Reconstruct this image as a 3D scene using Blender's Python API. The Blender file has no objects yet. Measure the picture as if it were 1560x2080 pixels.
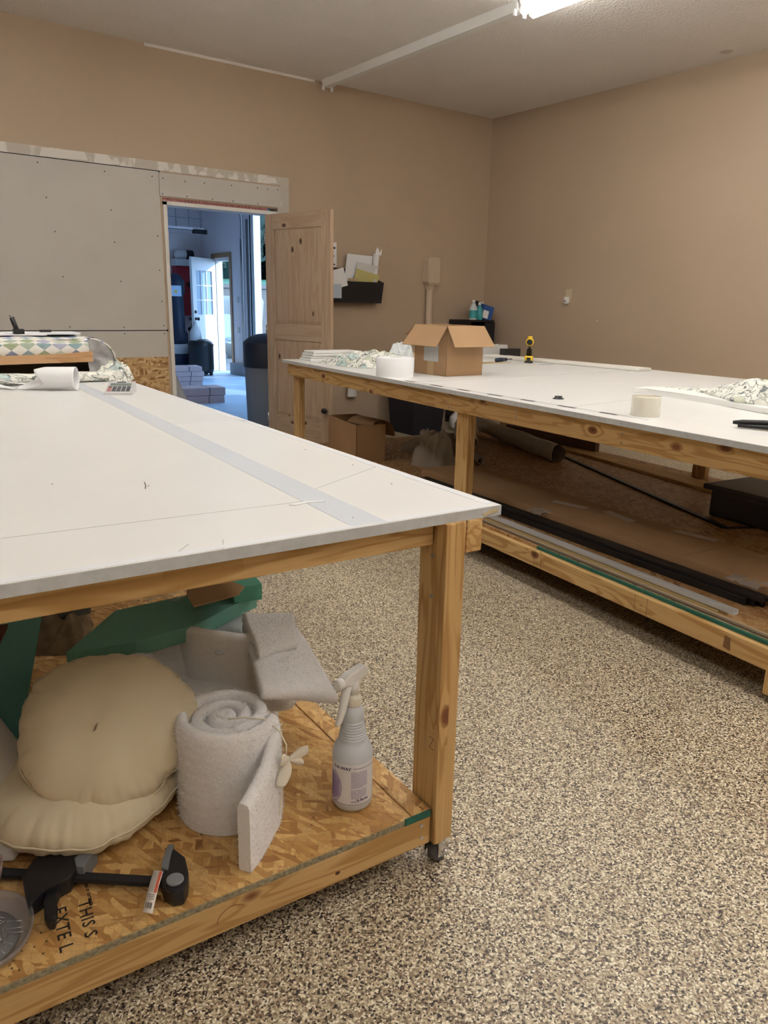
import bpy, bmesh, math, random
from mathutils import Vector, Matrix, noise
random.seed(7)
PI = math.pi
sc = bpy.context.scene
COL = sc.collection
# ---------------------------------------------------------------- camera
cd = bpy.data.cameras.new('camera'); cam = bpy.data.objects.new('camera', cd); COL.objects.link(cam)
F_PX, PITCH, ROLL, YAW = 1548.34, math.radians(15.1476), math.radians(1.11817), math.radians(36.86176)
cp, sp, cr, sr = math.cos(PITCH), math.sin(PITCH), math.cos(ROLL), math.sin(ROLL)
A3 = Matrix(((1, 0, 0), (0, -sp, -cp), (0, cp, -sp)))
B3 = Matrix(((cr, -sr, 0), (sr, cr, 0), (0, 0, 1)))
M3 = B3 @ A3 @ Matrix.Rotation(YAW, 3, 'Z')
right, down, fwd = M3[0], M3[1], M3[2]
cam.matrix_world = Matrix(((right[0], -down[0], -fwd[0], 0), (right[1], -down[1], -fwd[1], 0), (right[2], -down[2], -fwd[2], 1.25), (0, 0, 0, 1)))
cd.sensor_fit = 'VERTICAL'; cd.sensor_height = 32; cd.lens = F_PX / 2080 * 32; cd.clip_start = .02; cd.clip_end = 300
sc.camera = cam
# ---------------------------------------------------------------- colour management, world, sun
sc.view_settings.view_transform = 'Standard'; sc.view_settings.look = 'None'
sc.view_settings.gamma = 1; sc.view_settings.use_curve_mapping = False
sc.view_settings.exposure = 0.76
W = bpy.data.worlds.new('daylight'); sc.world = W; W.use_nodes = True
bg = W.node_tree.nodes['Background']; bg.inputs[0].default_value = (.38, .63, 1, 1); bg.inputs[1].default_value = 3.4
sl = bpy.data.lights.new('sun', 'SUN'); sl.energy = 2.6; sl.color = (.86, .93, 1); sl.angle = .01
sun = bpy.data.objects.new('sun', sl); COL.objects.link(sun)
sun.rotation_euler = Vector((-1, .7, -.5)).to_track_quat('-Z', 'Y').to_euler()
TUBE_E = 15.0
TUBE_C = (1, .975, .94)

# ---------------------------------------------------------------- material helpers
class NT:
    def __init__(s, name):
        s.m = bpy.data.materials.new(name); s.m.use_nodes = True; s.t = s.m.node_tree
        s.b = s.t.nodes['Principled BSDF']; s.out = s.t.nodes['Material Output']
    def n(s, kind, **kw):
        nd = s.t.nodes.new(kind)
        for k, v in kw.items():
            if k.startswith('_'): setattr(nd, k[1:], v)
            else: nd.inputs[k.replace('_', ' ')].default_value = v
        return nd
    def l(s, a, b): s.t.links.new(a, b)
    def coord(s, sc_=(1, 1, 1), rot=(0, 0, 0), loc=(0, 0, 0), kind='Object', rnd=0):
        c = s.n('ShaderNodeTexCoord'); m = s.n('ShaderNodeMapping')
        src = c.outputs[kind]
        if rnd:
            oi = s.n('ShaderNodeObjectInfo'); mu = s.n('ShaderNodeVectorMath', _operation='SCALE')
            mu.inputs[0].default_value = (rnd, rnd * 1.7, rnd * .6); s.l(oi.outputs['Random'], mu.inputs['Scale'])
            ad = s.n('ShaderNodeVectorMath', _operation='ADD'); s.l(src, ad.inputs[0]); s.l(mu.outputs[0], ad.inputs[1]); src = ad.outputs[0]
        m.inputs['Scale'].default_value = sc_; m.inputs['Rotation'].default_value = rot; m.inputs['Location'].default_value = loc
        s.l(src, m.inputs[0]); return m.outputs[0]
    def noise(s, vec, scale, detail=3, rough=.5, dist=0):
        n = s.n('ShaderNodeTexNoise', Scale=scale, Detail=detail, Roughness=rough, Distortion=dist); s.l(vec, n.inputs['Vector']); return n.outputs['Fac']
    def vor(s, vec, scale, out='Distance', feature='F1', rand=1):
        n = s.n('ShaderNodeTexVoronoi', Scale=scale, Randomness=rand); n.feature = feature; s.l(vec, n.inputs['Vector']); return n.outputs[out]
    def ramp(s, fac, stops, interp='LINEAR'):
        r = s.n('ShaderNodeValToRGB'); r.color_ramp.interpolation = interp; e = r.color_ramp.elements
        while len(e) < len(stops): e.new(.5)
        for i, (p, c) in enumerate(stops):
            e[i].position = p
            if not hasattr(c, '__len__'): c = (c, c, c)
            e[i].color = (*c, 1)
        s.l(fac, r.inputs[0]); return r.outputs[0]
    def mix(s, fac, a, b, mode='MIX'):
        m = s.n('ShaderNodeMix', _data_type='RGBA', _blend_type=mode)
        for v, i in ((fac, 0), (a, 6), (b, 7)):
            if hasattr(v, 'links'): s.l(v, m.inputs[i])
            elif hasattr(v, '__len__'): m.inputs[i].default_value = (*v[:3], 1)
            else: m.inputs[i].default_value = v
        return m.outputs[2]
    def math(s, op, a, b=0.0, c=0.0):
        m = s.n('ShaderNodeMath', _operation=op)
        for i, v in enumerate((a, b, c)):
            if hasattr(v, 'links'): s.l(v, m.inputs[i])
            else: m.inputs[i].default_value = v
        return m.outputs[0]
    def sep(s, vec):
        x = s.n('ShaderNodeSeparateXYZ'); s.l(vec, x.inputs[0]); return x.outputs
    def color(s, c):
        if hasattr(c, 'links'): s.l(c, s.b.inputs['Base Color'])
        else: s.b.inputs['Base Color'].default_value = (*c, 1)
    def bump(s, h, strength=.3, dist=.01):
        b = s.n('ShaderNodeBump', Strength=strength, Distance=dist); s.l(h, b.inputs['Height']); s.l(b.outputs[0], s.b.inputs['Normal'])
    def rough(s, r, spec=.5, metal=0):
        s.b.inputs['Roughness'].default_value = r; s.b.inputs['Specular IOR Level'].default_value = spec; s.b.inputs['Metallic'].default_value = metal

def flat(name, c, r=.5, metal=0, spec=.5, bump=0, bscale=60, var=0):
    t = NT(name); t.color(c); t.rough(r, spec, metal)
    if var or bump:
        f = t.noise(t.coord(), bscale, 4)
        if var: t.color(t.ramp(f, [(.3, tuple(x * (1 - var) for x in c)), (.7, tuple(min(1, x * (1 + var)) for x in c))]))
        if bump: t.bump(f, bump, .004)
    return t.m

def wood(name, axis, c0, c1, cd_, knots=True, rnd=7, ring=34, r=.55, KN=.6):
    t = NT(name); k = [11, 11, 11]; k[axis] = .9
    v = t.coord(tuple(k), rnd=rnd)
    d = t.noise(v, 1.2, 2)
    w = t.n('ShaderNodeTexNoise', Scale=1.6, Detail=2, Distortion=.6); t.l(v, w.inputs['Vector'])
    kk = [1, 1, 1]; kk[axis] = .6; vk = t.coord(tuple(kk), rnd=rnd)
    kn = t.vor(vk, 8.5, rand=1); kc = t.vor(vk, 8.5, 'Color')
    sel = t.math('GREATER_THAN', t.sep(kc)[0], KN) if knots else None
    base_r = w.outputs['Fac']
    if knots:
        near = t.math('MULTIPLY', t.math('EXPONENT', t.math('MULTIPLY', kn, -9)), sel)
        base_r = t.math('ADD', base_r, t.math('MULTIPLY', near, .7))
    rings = t.math('SINE', t.math('MULTIPLY', base_r, ring))
    fine = t.noise(t.coord(tuple(x * 7 if i != axis else x * 2 for i, x in enumerate(k)), rnd=rnd), 3, 3)
    c = t.mix(t.ramp(rings, [(.2, 0), (.98, 1)]), c0, c1)
    c = t.mix(t.math('MULTIPLY', t.ramp(fine, [(.45, 0), (.8, 1)]), .35), c, c1)
    c = t.mix(t.math('MULTIPLY', t.ramp(d, [(.4, 0), (.75, 1)]), .45), c, c1)
    if knots:
        kd = t.math('MULTIPLY', t.ramp(kn, [(.11, 1), (.17, 0)]), sel)
        c = t.mix(kd, c, cd_)
        kd2 = t.math('MULTIPLY', t.ramp(kn, [(.05, .8), (.08, 0)]), sel); c = t.mix(kd2, c, tuple(x * .35 for x in cd_))
    t.color(c); t.rough(r, .35); t.bump(fine, .12, .002); return t.m

PINE0, PINE1, PINED = (.63, .42, .185), (.43, .245, .083), (.20, .075, .03)
PINE = [wood('pine_x', 0, PINE0, PINE1, PINED), wood('pine_y', 1, PINE0, PINE1, PINED), wood('pine_z', 2, PINE0, PINE1, PINED)]
ALD0, ALD1, ALDD = (.56, .425, .30), (.49, .345, .23), (.16, .09, .05)
ALDER_X = wood('alder_x', 0, ALD0, ALD1, ALDD, True, 5, 16, KN=.45); ALDER = wood('alder_z', 2, ALD0, ALD1, ALDD, True, 5, 16, KN=.45)
def osb_mat(name, axis_rot=0, dark=1.0):
    t = NT(name)
    def layer(rot, loc, sx, sy):
        v0 = t.coord((1, 1, 1), (0, 0, rot), loc); mp = t.n('ShaderNodeMapping'); mp.inputs['Scale'].default_value = (sx, sy, 6); t.l(v0, mp.inputs[0]); v = mp.outputs[0]
        dn = t.n('ShaderNodeTexNoise', Scale=1.5, Detail=2); t.l(v, dn.inputs['Vector'])
        vv = t.n('ShaderNodeVectorMath', _operation='MULTIPLY_ADD'); t.l(dn.outputs['Color'], vv.inputs[0]); vv.inputs[1].default_value = (.5,) * 3; t.l(v, vv.inputs[2])
        return t.sep(t.vor(vv.outputs[0], 1, 'Color')), t.vor(vv.outputs[0], 1, feature='DISTANCE_TO_EDGE')
    S = [( .2 * dark, .083 * dark, .022), (.38 * dark, .19 * dark, .055), (.55 * dark, .31 * dark, .10), (.74 * dark, .49 * dark, .20), (.42 * dark, .21 * dark, .06)]
    st = [(0, S[0]), (.05, S[1]), (.35, S[2]), (.75, S[3]), (.95, S[4])]
    a, ea = layer(.5 + axis_rot, (0, 0, 0), 11, 62); b, eb = layer(2.0 + axis_rot, (3, 1, 0), 10, 56); c2, ec = layer(1.2 + axis_rot, (7, 5, 0), 15, 75)
    ca, cb, cc = (t.ramp(x[0], st) for x in (a, b, c2))
    m = t.mix(t.math('GREATER_THAN', a[1], .5), ca, cb); m = t.mix(t.math('GREATER_THAN', c2[1], .62), m, cc)
    e = t.math('MINIMUM', ea, eb); m = t.mix(t.ramp(e, [(0, .25), (.05, 0)]), m, (.2, .1, .03))
    g = t.noise(t.coord((60, 60, 60), rnd=0), 1, 4); m = t.mix(t.ramp(g, [(.35, .25), (.6, 0)]), m, (.3, .15, .05))
    bark = t.noise(t.coord((1, 1, 1)), 16, 3, .6); m = t.mix(t.ramp(bark, [(.70, 0), (.74, .85)]), m, (.09, .03, .015))
    t.color(m); t.rough(.45, .45); t.bump(t.math('ADD', a[0], t.math('MULTIPLY', e, 3)), .25, .002); return t.m
OSB = osb_mat('oriented_strand_board')
OSB_W = None
def osb_wall():
    t = NT('oriented_strand_board_upright')
    v = t.coord((22, 1, 60), (0, .3, 0)); c = t.sep(t.vor(v, 1, 'Color')); v2 = t.coord((50, 1, 28), (0, .9, 0)); c2 = t.sep(t.vor(v2, 1, 'Color'))
    st = [(0, (.24, .11, .03)), (.2, (.42, .24, .09)), (.6, (.58, .38, .17)), (.9, (.66, .47, .25))]
    t.color(t.mix(t.math('GREATER_THAN', c[1], .5), t.ramp(c[0], st), t.ramp(c2[0], st))); t.rough(.6); return t.m
OSB_W = osb_wall()
def floor_mat():
    t = NT('pebble_epoxy'); v = t.coord()
    dn = t.n('ShaderNodeTexNoise', Scale=90, Detail=2); t.l(v, dn.inputs['Vector'])
    vv = t.n('ShaderNodeVectorMath', _operation='MULTIPLY_ADD'); t.l(dn.outputs['Color'], vv.inputs[0]); vv.inputs[1].default_value = (.008,) * 3; t.l(v, vv.inputs[2])
    c = t.sep(t.vor(vv.outputs[0], 245, 'Color')); d = t.vor(vv.outputs[0], 245)
    pb = t.ramp(c[0], [(0, (.03, .022, .02)), (.16, (.13, .095, .065)), (.27, (.36, .285, .185)), (.46, (.55, .47, .32)), (.74, (.82, .76, .60)), (.92, (.27, .18, .12))], 'CONSTANT')
    lo = t.noise(v, 2.2, 3); pb = t.mix(.5, pb, t.ramp(lo, [(.3, (.92, .9, .86)), (.7, (1, 1, 1))]), 'MULTIPLY')
    pb = t.mix(t.ramp(d, [(.5, 0), (.8, .4)]), pb, (.16, .12, .08))
    t.color(pb); t.rough(.38, .5); t.bump(d, -.15, .002); return t.m
FLOOR = floor_mat()
def ceil_mat():
    t = NT('stippled_ceiling_paint'); t.color((.80, .755, .71)); t.rough(.9, .2)
    v = t.coord(); t.bump(t.math('ADD', t.noise(v, 45, 3), t.vor(v, 60)), .5, .01); return t.m
CEIL = ceil_mat()
def wallp(name, c):
    t = NT(name); v = t.coord(); f = t.noise(v, 1.3, 3)
    t.color(t.ramp(f, [(.3, tuple(x * .94 for x in c)), (.7, c)])); t.rough(.55, .4); t.bump(t.noise(v, 120, 2), .08, .003); return t.m
TAN = wallp('tan_wall_paint', (.52, .40, .285))
DRYW = flat('drywall_paper', (.56, .535, .495), .8, var=.03, bscale=3)
MUD = flat('joint_compound', (.74, .71, .66), .8)
def tape_mat():
    t = NT('taped_joint'); v = t.coord((5, 1, 3)); f = t.noise(v, 1.7, 3)
    t.color(t.ramp(f, [(.52, (.56, .52, .45)), (.58, (.76, .73, .68))])); t.rough(.8); return t.m
TAPEJ = tape_mat()
INSUL = flat('pink_insulation', (.34, .15, .14), .9, bump=.5, bscale=60, var=.5)
GWALL = flat('white_garage_wall', (.88, .80, .80), .7)
GFLOOR = flat('garage_concrete', (.42, .58, .74), .5, var=.1, bscale=3)
WHITE_LAM = flat('white_melamine', (.76, .765, .75), .32, spec=.5, var=.012, bscale=5)
EDGE_G = flat('grey_foil_edge', (.50, .52, .53), .4, bump=.15, bscale=40, var=.08)
TAPE_B = flat('pale_blue_grey_tape', (.60, .64, .685), .4)
TAPE_W = flat('white_tape', (.74, .76, .79), .4)
BLACK = flat('black_plastic', (.012, .012, .014), .4)
BLACKM = flat('black_matte', (.01, .01, .012), .7)
GREYP = flat('grey_plastic', (.16, .17, .18), .5)
WHITEP = flat('white_plastic', (.78, .78, .76), .35)
WHITEPNT = flat('white_enamel', (.8, .8, .78), .4)
STEEL = flat('steel', (.55, .56, .57), .3, metal=1)
CHROME = flat('chrome', (.7, .7, .72), .15, metal=1)
CARD = flat('cardboard', (.40, .245, .125), .75, var=.06, bscale=6)
CARDIN = flat('cardboard_inside', (.33, .2, .1), .8)
PAPER = flat('white_paper', (.82, .83, .84), .7)
YEL = flat('yellow_plastic', (.75, .5, .02), .4)
DBLUE = flat('dark_blue_plastic', (.02, .035, .07), .5)
TEAL = flat('teal_foam', (.16, .41, .34), .8, bump=.3, bscale=220, var=.06)
CANVAS = None
def fabric(name, c, bs=300, r=.85, bump=.15):
    t = NT(name); t.color(c); t.rough(r, .15); v = t.coord(); t.bump(t.noise(v, bs, 2), bump, .002)
    t.b.inputs['Sheen Weight'].default_value = .15; return t.m
CANVAS = fabric('natural_ticking', (.66, .57, .40)); CANVAS_W = fabric('white_ticking', (.66, .6, .53)); LINEN = fabric('white_cotton', (.78, .78, .76))
BATT = None
def batt():
    t = NT('polyester_batting'); v = t.coord(); f = t.noise(v, 55, 5, .7)
    t.color(t.ramp(f, [(.3, (.90, .885, .885)), (.7, (.97, .96, .96))])); t.rough(1, .05)
    t.b.inputs['Sheen Weight'].default_value = .6; t.b.inputs['Sheen Roughness'].default_value = .6
    t.b.inputs['Subsurface Weight'].default_value = .12; t.b.inputs['Subsurface Radius'].default_value = (.03, .03, .03); t.b.inputs['Subsurface Scale'].default_value = .6
    t.bump(t.noise(v, 140, 4, .8), .7, .006); return t.m
BATT = batt()
def clear(name, c=(.9, .92, .95), amt=.5, r=.25, bs=0):
    t = NT(name); t.color(c); t.rough(r, .6)
    tr = t.n('ShaderNodeBsdfTransparent'); mx = t.n('ShaderNodeMixShader'); mx.inputs[0].default_value = amt
    t.l(tr.outputs[0], mx.inputs[1]); t.l(t.b.outputs[0], mx.inputs[2]); t.l(mx.outputs[0], t.out.inputs[0])
    if bs: t.bump(t.vor(t.coord(), bs), .8, .01)
    return t.m
BUBBLE = clear('bubble_wrap', (.7, .7, .7), .35, .2, 90); PLASTIC = clear('clear_plastic_sheet', (.62, .6, .56), .42, .3, 14)
CLEARBIN = clear('clear_bin_plastic', (.75, .75, .72), .45, .3); TAPEROLL = clear('packing_tape', (.82, .79, .68), .88, .2)
BLUEBATT = clear('pale_blue_fleece', (.62, .7, .74), .85, .9)
def diamond():
    t = NT('watercolour_diamond_print'); v = t.coord(kind='UV')
    x, y, _ = t.sep(v)
    a = t.math('ADD', x, y); b = t.math('SUBTRACT', x, y)
    fa, fb = t.math('FLOOR', a), t.math('FLOOR', b)
    par = t.math('PINGPONG', t.math('ADD', fa, fb), 1.0)
    cx = t.n('ShaderNodeCombineXYZ'); t.l(fa, cx.inputs[0]); t.l(fb, cx.inputs[1])
    wn = t.n('ShaderNodeTexWhiteNoise'); t.l(cx.outputs[0], wn.inputs['Vector'])
    colr = t.ramp(wn.outputs['Value'], [(0, (.09, .13, .3)), (.14, (.2, .3, .5)), (.3, (.33, .42, .3)), (.45, (.36, .36, .52)), (.6, (.16, .3, .34)), (.72, (.48, .56, .42)), (.86, (.26, .33, .14))], 'CONSTANT')
    wc = t.noise(v, 3, 3); colr = t.mix(t.math('MULTIPLY', wc, .5), colr, (.7, .72, .7))
    t.color(t.mix(par, (.78, .76, .7), colr)); t.rough(.8, .2); return t.m
DIAM = diamond()
def leafprint():
    t = NT('leaf_print_cotton'); v = t.coord()
    dn = t.n('ShaderNodeTexNoise', Scale=14, Detail=2); t.l(v, dn.inputs['Vector'])
    vv = t.n('ShaderNodeVectorMath', _operation='MULTIPLY_ADD'); t.l(dn.outputs['Color'], vv.inputs[0]); vv.inputs[1].default_value = (.09,) * 3; t.l(v, vv.inputs[2])
    e = t.vor(vv.outputs[0], 15, feature='DISTANCE_TO_EDGE'); c = t.sep(t.vor(vv.outputs[0], 15, 'Color'))
    base = t.ramp(c[0], [(0, (.78, .78, .71)), (.55, (.50, .60, .57)), (.66, (.78, .78, .71)), (.9, (.60, .62, .50))], 'CONSTANT')
    sw = t.math('SINE', t.math('MULTIPLY', t.noise(vv.outputs[0], 11, 2), 34))
    base = t.mix(t.ramp(sw, [(.86, 0), (.95, .85)]), base, (.1, .12, .13))
    base = t.mix(t.ramp(e, [(.02, .5), (.05, 0)]), base, (.16, .2, .2))
    t.color(base); t.rough(.85, .15); return t.m
LEAF = leafprint()
GRASS = flat('grass', (.02, .10, .05), .9, var=.35, bscale=1.5)
LEAVES = flat('foliage', (.008, .028, .022), .8, var=.6, bscale=2)
BARK = flat('bark', (.08, .06, .05), .9)
STONE = flat('retaining_block', (.14, .13, .12), .8, var=.1, bscale=4)

# ---------------------------------------------------------------- mesh helpers
class MB:
    def __init__(s): s.bm = bmesh.new(); s.uv = s.bm.loops.layers.uv.new('UVMap')
    def face(s, vs, mi=0, smooth=False):
        try: f = s.bm.faces.new(vs)
        except ValueError: return None
        f.material_index = mi; f.smooth = smooth; return f
    def box(s, x0, y0, z0, x1, y1, z1, bev=0, mi=0, rot=None, about=None):
        v = [s.bm.verts.new(p) for p in ((x0, y0, z0), (x1, y0, z0), (x1, y1, z0), (x0, y1, z0), (x0, y0, z1), (x1, y0, z1), (x1, y1, z1), (x0, y1, z1))]
        fs = [s.face([v[i] for i in q], mi) for q in ((0, 3, 2, 1), (4, 5, 6, 7), (0, 1, 5, 4), (1, 2, 6, 5), (2, 3, 7, 6), (3, 0, 4, 7))]
        if rot is not None:
            c = Vector(about) if about is not None else Vector(((x0 + x1) / 2, (y0 + y1) / 2, (z0 + z1) / 2))
            for q in v: q.co = rot @ (q.co - c) + c
        if bev:
            es = {e for f in fs for e in f.edges}
            bmesh.ops.bevel(s.bm, geom=list(es), offset=bev, segments=2, affect='EDGES', profile=.6)
        return s
    def prism(s, pts, z0, z1, mi=0, bev=0, fn=None):
        """outline in xy extruded in z; fn maps each coordinate"""
        area = sum(pts[i][0] * pts[(i + 1) % len(pts)][1] - pts[(i + 1) % len(pts)][0] * pts[i][1] for i in range(len(pts)))
        if area < 0: pts = pts[::-1]
        a = [s.bm.verts.new((p[0], p[1], z0)) for p in pts]; b = [s.bm.verts.new((p[0], p[1], z1)) for p in pts]
        n = len(pts); fs = [s.face(a[::-1], mi), s.face(b, mi)]
        for i in range(n): fs.append(s.face([a[i], a[(i + 1) % n], b[(i + 1) % n], b[i]], mi))
        if bev:
            es = {e for f in fs if f for e in f.edges}
            bmesh.ops.bevel(s.bm, geom=list(es), offset=bev, segments=2, affect='EDGES', profile=.6)
        if fn:
            for v in s.bm.verts: v.co = fn(v.co)
        return s
    def lathe(s, prof, c=(0, 0, 0), seg=28, mi=0, axis='Z', smooth=True, cap=True, a0=0, sq=1):
        rings = []
        for r, z in prof:
            ring = []
            for k in range(seg):
                a = a0 + 2 * PI * k / seg; x, y = r * math.cos(a), r * math.sin(a) * sq
                p = {'Z': (x, y, z), 'X': (z, x, y), 'Y': (x, z, y)}[axis]
                ring.append(s.bm.verts.new((c[0] + p[0], c[1] + p[1], c[2] + p[2])))
            rings.append(ring)
        for i in range(len(rings) - 1):
            for k in range(seg):
                q = [rings[i][k], rings[i][(k + 1) % seg], rings[i + 1][(k + 1) % seg], rings[i + 1][k]]
                s.face(q if axis != 'Y' else q[::-1], mi, smooth)
        if cap:
            s.face(rings[0][::-1] if axis != 'Y' else rings[0], mi); s.face(rings[-1] if axis != 'Y' else rings[-1][::-1], mi)
        return s
    def tube(s, pts, r, seg=8, mi=0, flatten=1):
        pts = [Vector(p) for p in pts]; rings = []; up = Vector((0, 0, 1))
        for i, p in enumerate(pts):
            d = (pts[min(i + 1, len(pts) - 1)] - pts[max(i - 1, 0)]).normalized()
            u = d.cross(up)
            if u.length < .05: u = d.cross(Vector((1, 0, 0)))
            u.normalize(); w = u.cross(d).normalized(); rr = r[i] if hasattr(r, '__len__') else r
            rings.append([s.bm.verts.new(p + rr * (math.cos(2 * PI * k / seg) * u + flatten * math.sin(2 * PI * k / seg) * w)) for k in range(seg)])
        for i in range(len(rings) - 1):
            for k in range(seg): s.face([rings[i][k], rings[i][(k + 1) % seg], rings[i + 1][(k + 1) % seg], rings[i + 1][k]], mi, True)
        s.face(rings[0][::-1], mi); s.face(rings[-1], mi); return s
    def grid(s, f, nu, nv, mi=0, smooth=True, uvf=None, closeu=False):
        vs = [[s.bm.verts.new(f(i / nu, j / nv)) for j in range(nv + 1)] for i in range(nu + (0 if closeu else 1))]
        for i in range(nu):
            for j in range(nv):
                i2 = (i + 1) % len(vs)
                fc = s.face([vs[i][j], vs[i2][j], vs[i2][j + 1], vs[i][j + 1]], mi, smooth)
                if fc and uvf:
                    for lp, (a, b) in zip(fc.loops, ((i, j), (i + 1, j), (i + 1, j + 1), (i, j + 1))): lp[s.uv].uv = uvf(a / nu, b / nv)
        return s
    def build(s, name, mats, parent=None, solid=0, subsurf=0, offset=-1, xf=None):
        if xf is not None: bmesh.ops.transform(s.bm, matrix=xf, verts=s.bm.verts)
        bmesh.ops.recalc_face_normals(s.bm, faces=s.bm.faces)
        me = bpy.data.meshes.new(name); s.bm.to_mesh(me); s.bm.free()
        for m in (mats if isinstance(mats, (list, tuple)) else [mats]): me.materials.append(m)
        o = bpy.data.objects.new(name, me); COL.objects.link(o)
        if parent: o.parent = parent
        if solid: md = o.modifiers.new('thickness', 'SOLIDIFY'); md.thickness = solid; md.offset = offset
        if subsurf: md = o.modifiers.new('smooth', 'SUBSURF'); md.levels = md.render_levels = subsurf
        return o

def tag(o, label, cat, group=None, kind=None):
    o['label'] = label; o['category'] = cat
    if group: o['group'] = group
    if kind: o['kind'] = kind
    return o
def thing(name, label, cat, loc=(0, 0, 0), rz=0, group=None):
    o = bpy.data.objects.new(name, None); COL.objects.link(o); o.location = loc; o.rotation_euler = (0, 0, rz); o.empty_display_size = .05
    return tag(o, label, cat, group)
def struct(o): o['kind'] = 'structure'; return o
def copy_tree(o, parent=None):
    c = o.copy(); COL.objects.link(c); c.parent = parent
    for ch in o.children: copy_tree(ch, c)
    return c
def B(name, m, parent, *b, bev=0): return MB().box(*b, bev=bev).build(name, m, parent)

T1A, T2A = math.radians(-3.788), math.radians(-6.956)
O1, O2 = (1.138, 1.105), (2.854, 5.115)
def fr(O, a, p): return (O[0] + p[0] * math.cos(a) - p[1] * math.sin(a), O[1] + p[0] * math.sin(a) + p[1] * math.cos(a), p[2])
def P1(x, y, z): return fr(O1, T1A, (x, y, z))
def P2(x, y, z): return fr(O2, T2A, (x, y, z))
TOP = .847; SH1 = .155; SH2 = .2

def text_mesh(txt, size, mat, name, parent, fn, extrude=0, align='LEFT', bold=0, spacing=1, sub=0):
    cu = bpy.data.curves.new(name, 'FONT'); cu.body = txt; cu.size = size; cu.align_x = align; cu.offset = bold; cu.space_character = spacing; cu.resolution_u = 2; cu.extrude = extrude
    o = bpy.data.objects.new(name, cu); COL.objects.link(o); bpy.context.view_layer.update()
    dg = bpy.context.evaluated_depsgraph_get(); me = bpy.data.meshes.new_from_object(o.evaluated_get(dg))
    bpy.data.objects.remove(o)
    if sub:
        bm = bmesh.new(); bm.from_mesh(me); bmesh.ops.subdivide_edges(bm, edges=[e for e in bm.edges if e.calc_length() > sub], cuts=2); bmesh.ops.triangulate(bm, faces=bm.faces); bm.to_mesh(me); bm.free()
    for v in me.vertices: v.co = Vector(fn(v.co))
    me.materials.clear(); me.materials.append(mat); o = bpy.data.objects.new(name, me); COL.objects.link(o)
    if parent: o.parent = parent
    return o
INK = flat('black_ink', (.02, .015, .01), .7); PURPLE = flat('purple_ink', (.10, .04, .28), .6); NAVY = flat('navy_ink', (.03, .03, .1), .6)
RED = flat('red_paint', (.42, .02, .03), .45)
# ================================================================ the room
H = 3.19; XR = 6.22; YB = 6.5; XL = -2.6; YF = -3.2
struct(MB().box(XL, YF, -.1, XR + .15, YB + .16, 0).build('floor', FLOOR))
struct(MB().box(XL - .15, YF - .15, H, XR + .15, YB + .15, H + .1).build('ceiling', CEIL))
struct(MB().box(XR, YF, 0, XR + .15, YB, H).build('wall_right', TAN))
struct(MB().box(XL - .15, YF, 0, XL, YB, H).build('wall_left', TAN))
struct(MB().box(XL - .15, YF - .15, 0, XR + .15, YF, H).build('wall_front', TAN))
DX0, DX1, DH = 2.55, 3.575, 2.045
wb = struct(MB().box(XL - .15, YB, 0, DX0 - .02, YB + .15, H).box(DX0 - .02, YB, DH + .03, DX1 + .03, YB + .15, H).box(DX1 + .03, YB, 0, XR + .15, YB + .15, H).build('wall_back', TAN))
# uneven painted edge under the ceiling
struct(MB().box(2.45, YB - .004, H - .02, 4.0, YB, H).box(2.45, YB - .012, H - .006, 2.46, YB, H).build('trim_1', CEIL))
# new drywall on the back wall
g = .004
dw = B('drywall_panel', DRYW, wb, XL, YB - .013, 1.01 + g, 2.505, YB, 2.268)
B('drywall_panel', DRYW, wb, XL, YB - .013, .79, 2.505, YB, 1.01 - g)
B('drywall_panel', DRYW, wb, 2.505 + g, YB - .013, 2.085, 3.63, YB, 2.262)
B('drywall_panel', DRYW, wb, 3.60, YB - .013, 0, 3.63, YB, 2.085)
B('joint_gap', BLACKM, wb, XL, YB - .004, 1.0, 2.52, YB - .001, 1.02)
B('joint_gap', BLACKM, wb, XL, YB - .004, 2.26, 2.52, YB - .001, 2.276)
B('joint_tape', TAPEJ, wb, XL, YB - .005, 2.276, 3.72, YB, 2.345)
B('joint_tape', TAPEJ, wb, 3.634, YB - .005, 0, 3.72, YB, 2.276)
B('osb_panel', OSB_W, wb, XL, YB - .012, 0, 2.5, YB, .79)
for a, b, c in ((1.6, 1.95, .062), (2.13, 2.2, .05), (2.62, 2.69, .045), (2.85, 2.93, .03), (3.0, 3.09, .02), (3.45, 3.6, .05)):
    MB().prism([(a, 0), (a + .02, c), (b - .02, c + .004), (b, .01)], 0, .002, fn=lambda p: Vector((p.x, YB - .006 - p.z, 2.278 + p.y))).build('mud_patch', MUD, wb)
B('insulation', INSUL, wb, 2.515, YB + .004, 2.048, 3.50, YB + .02, 2.088)
B('stud_gap', BLACKM, wb, 2.506, YB + .001, 0, 2.52, YB + .004, 2.09)
scr = None
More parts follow.
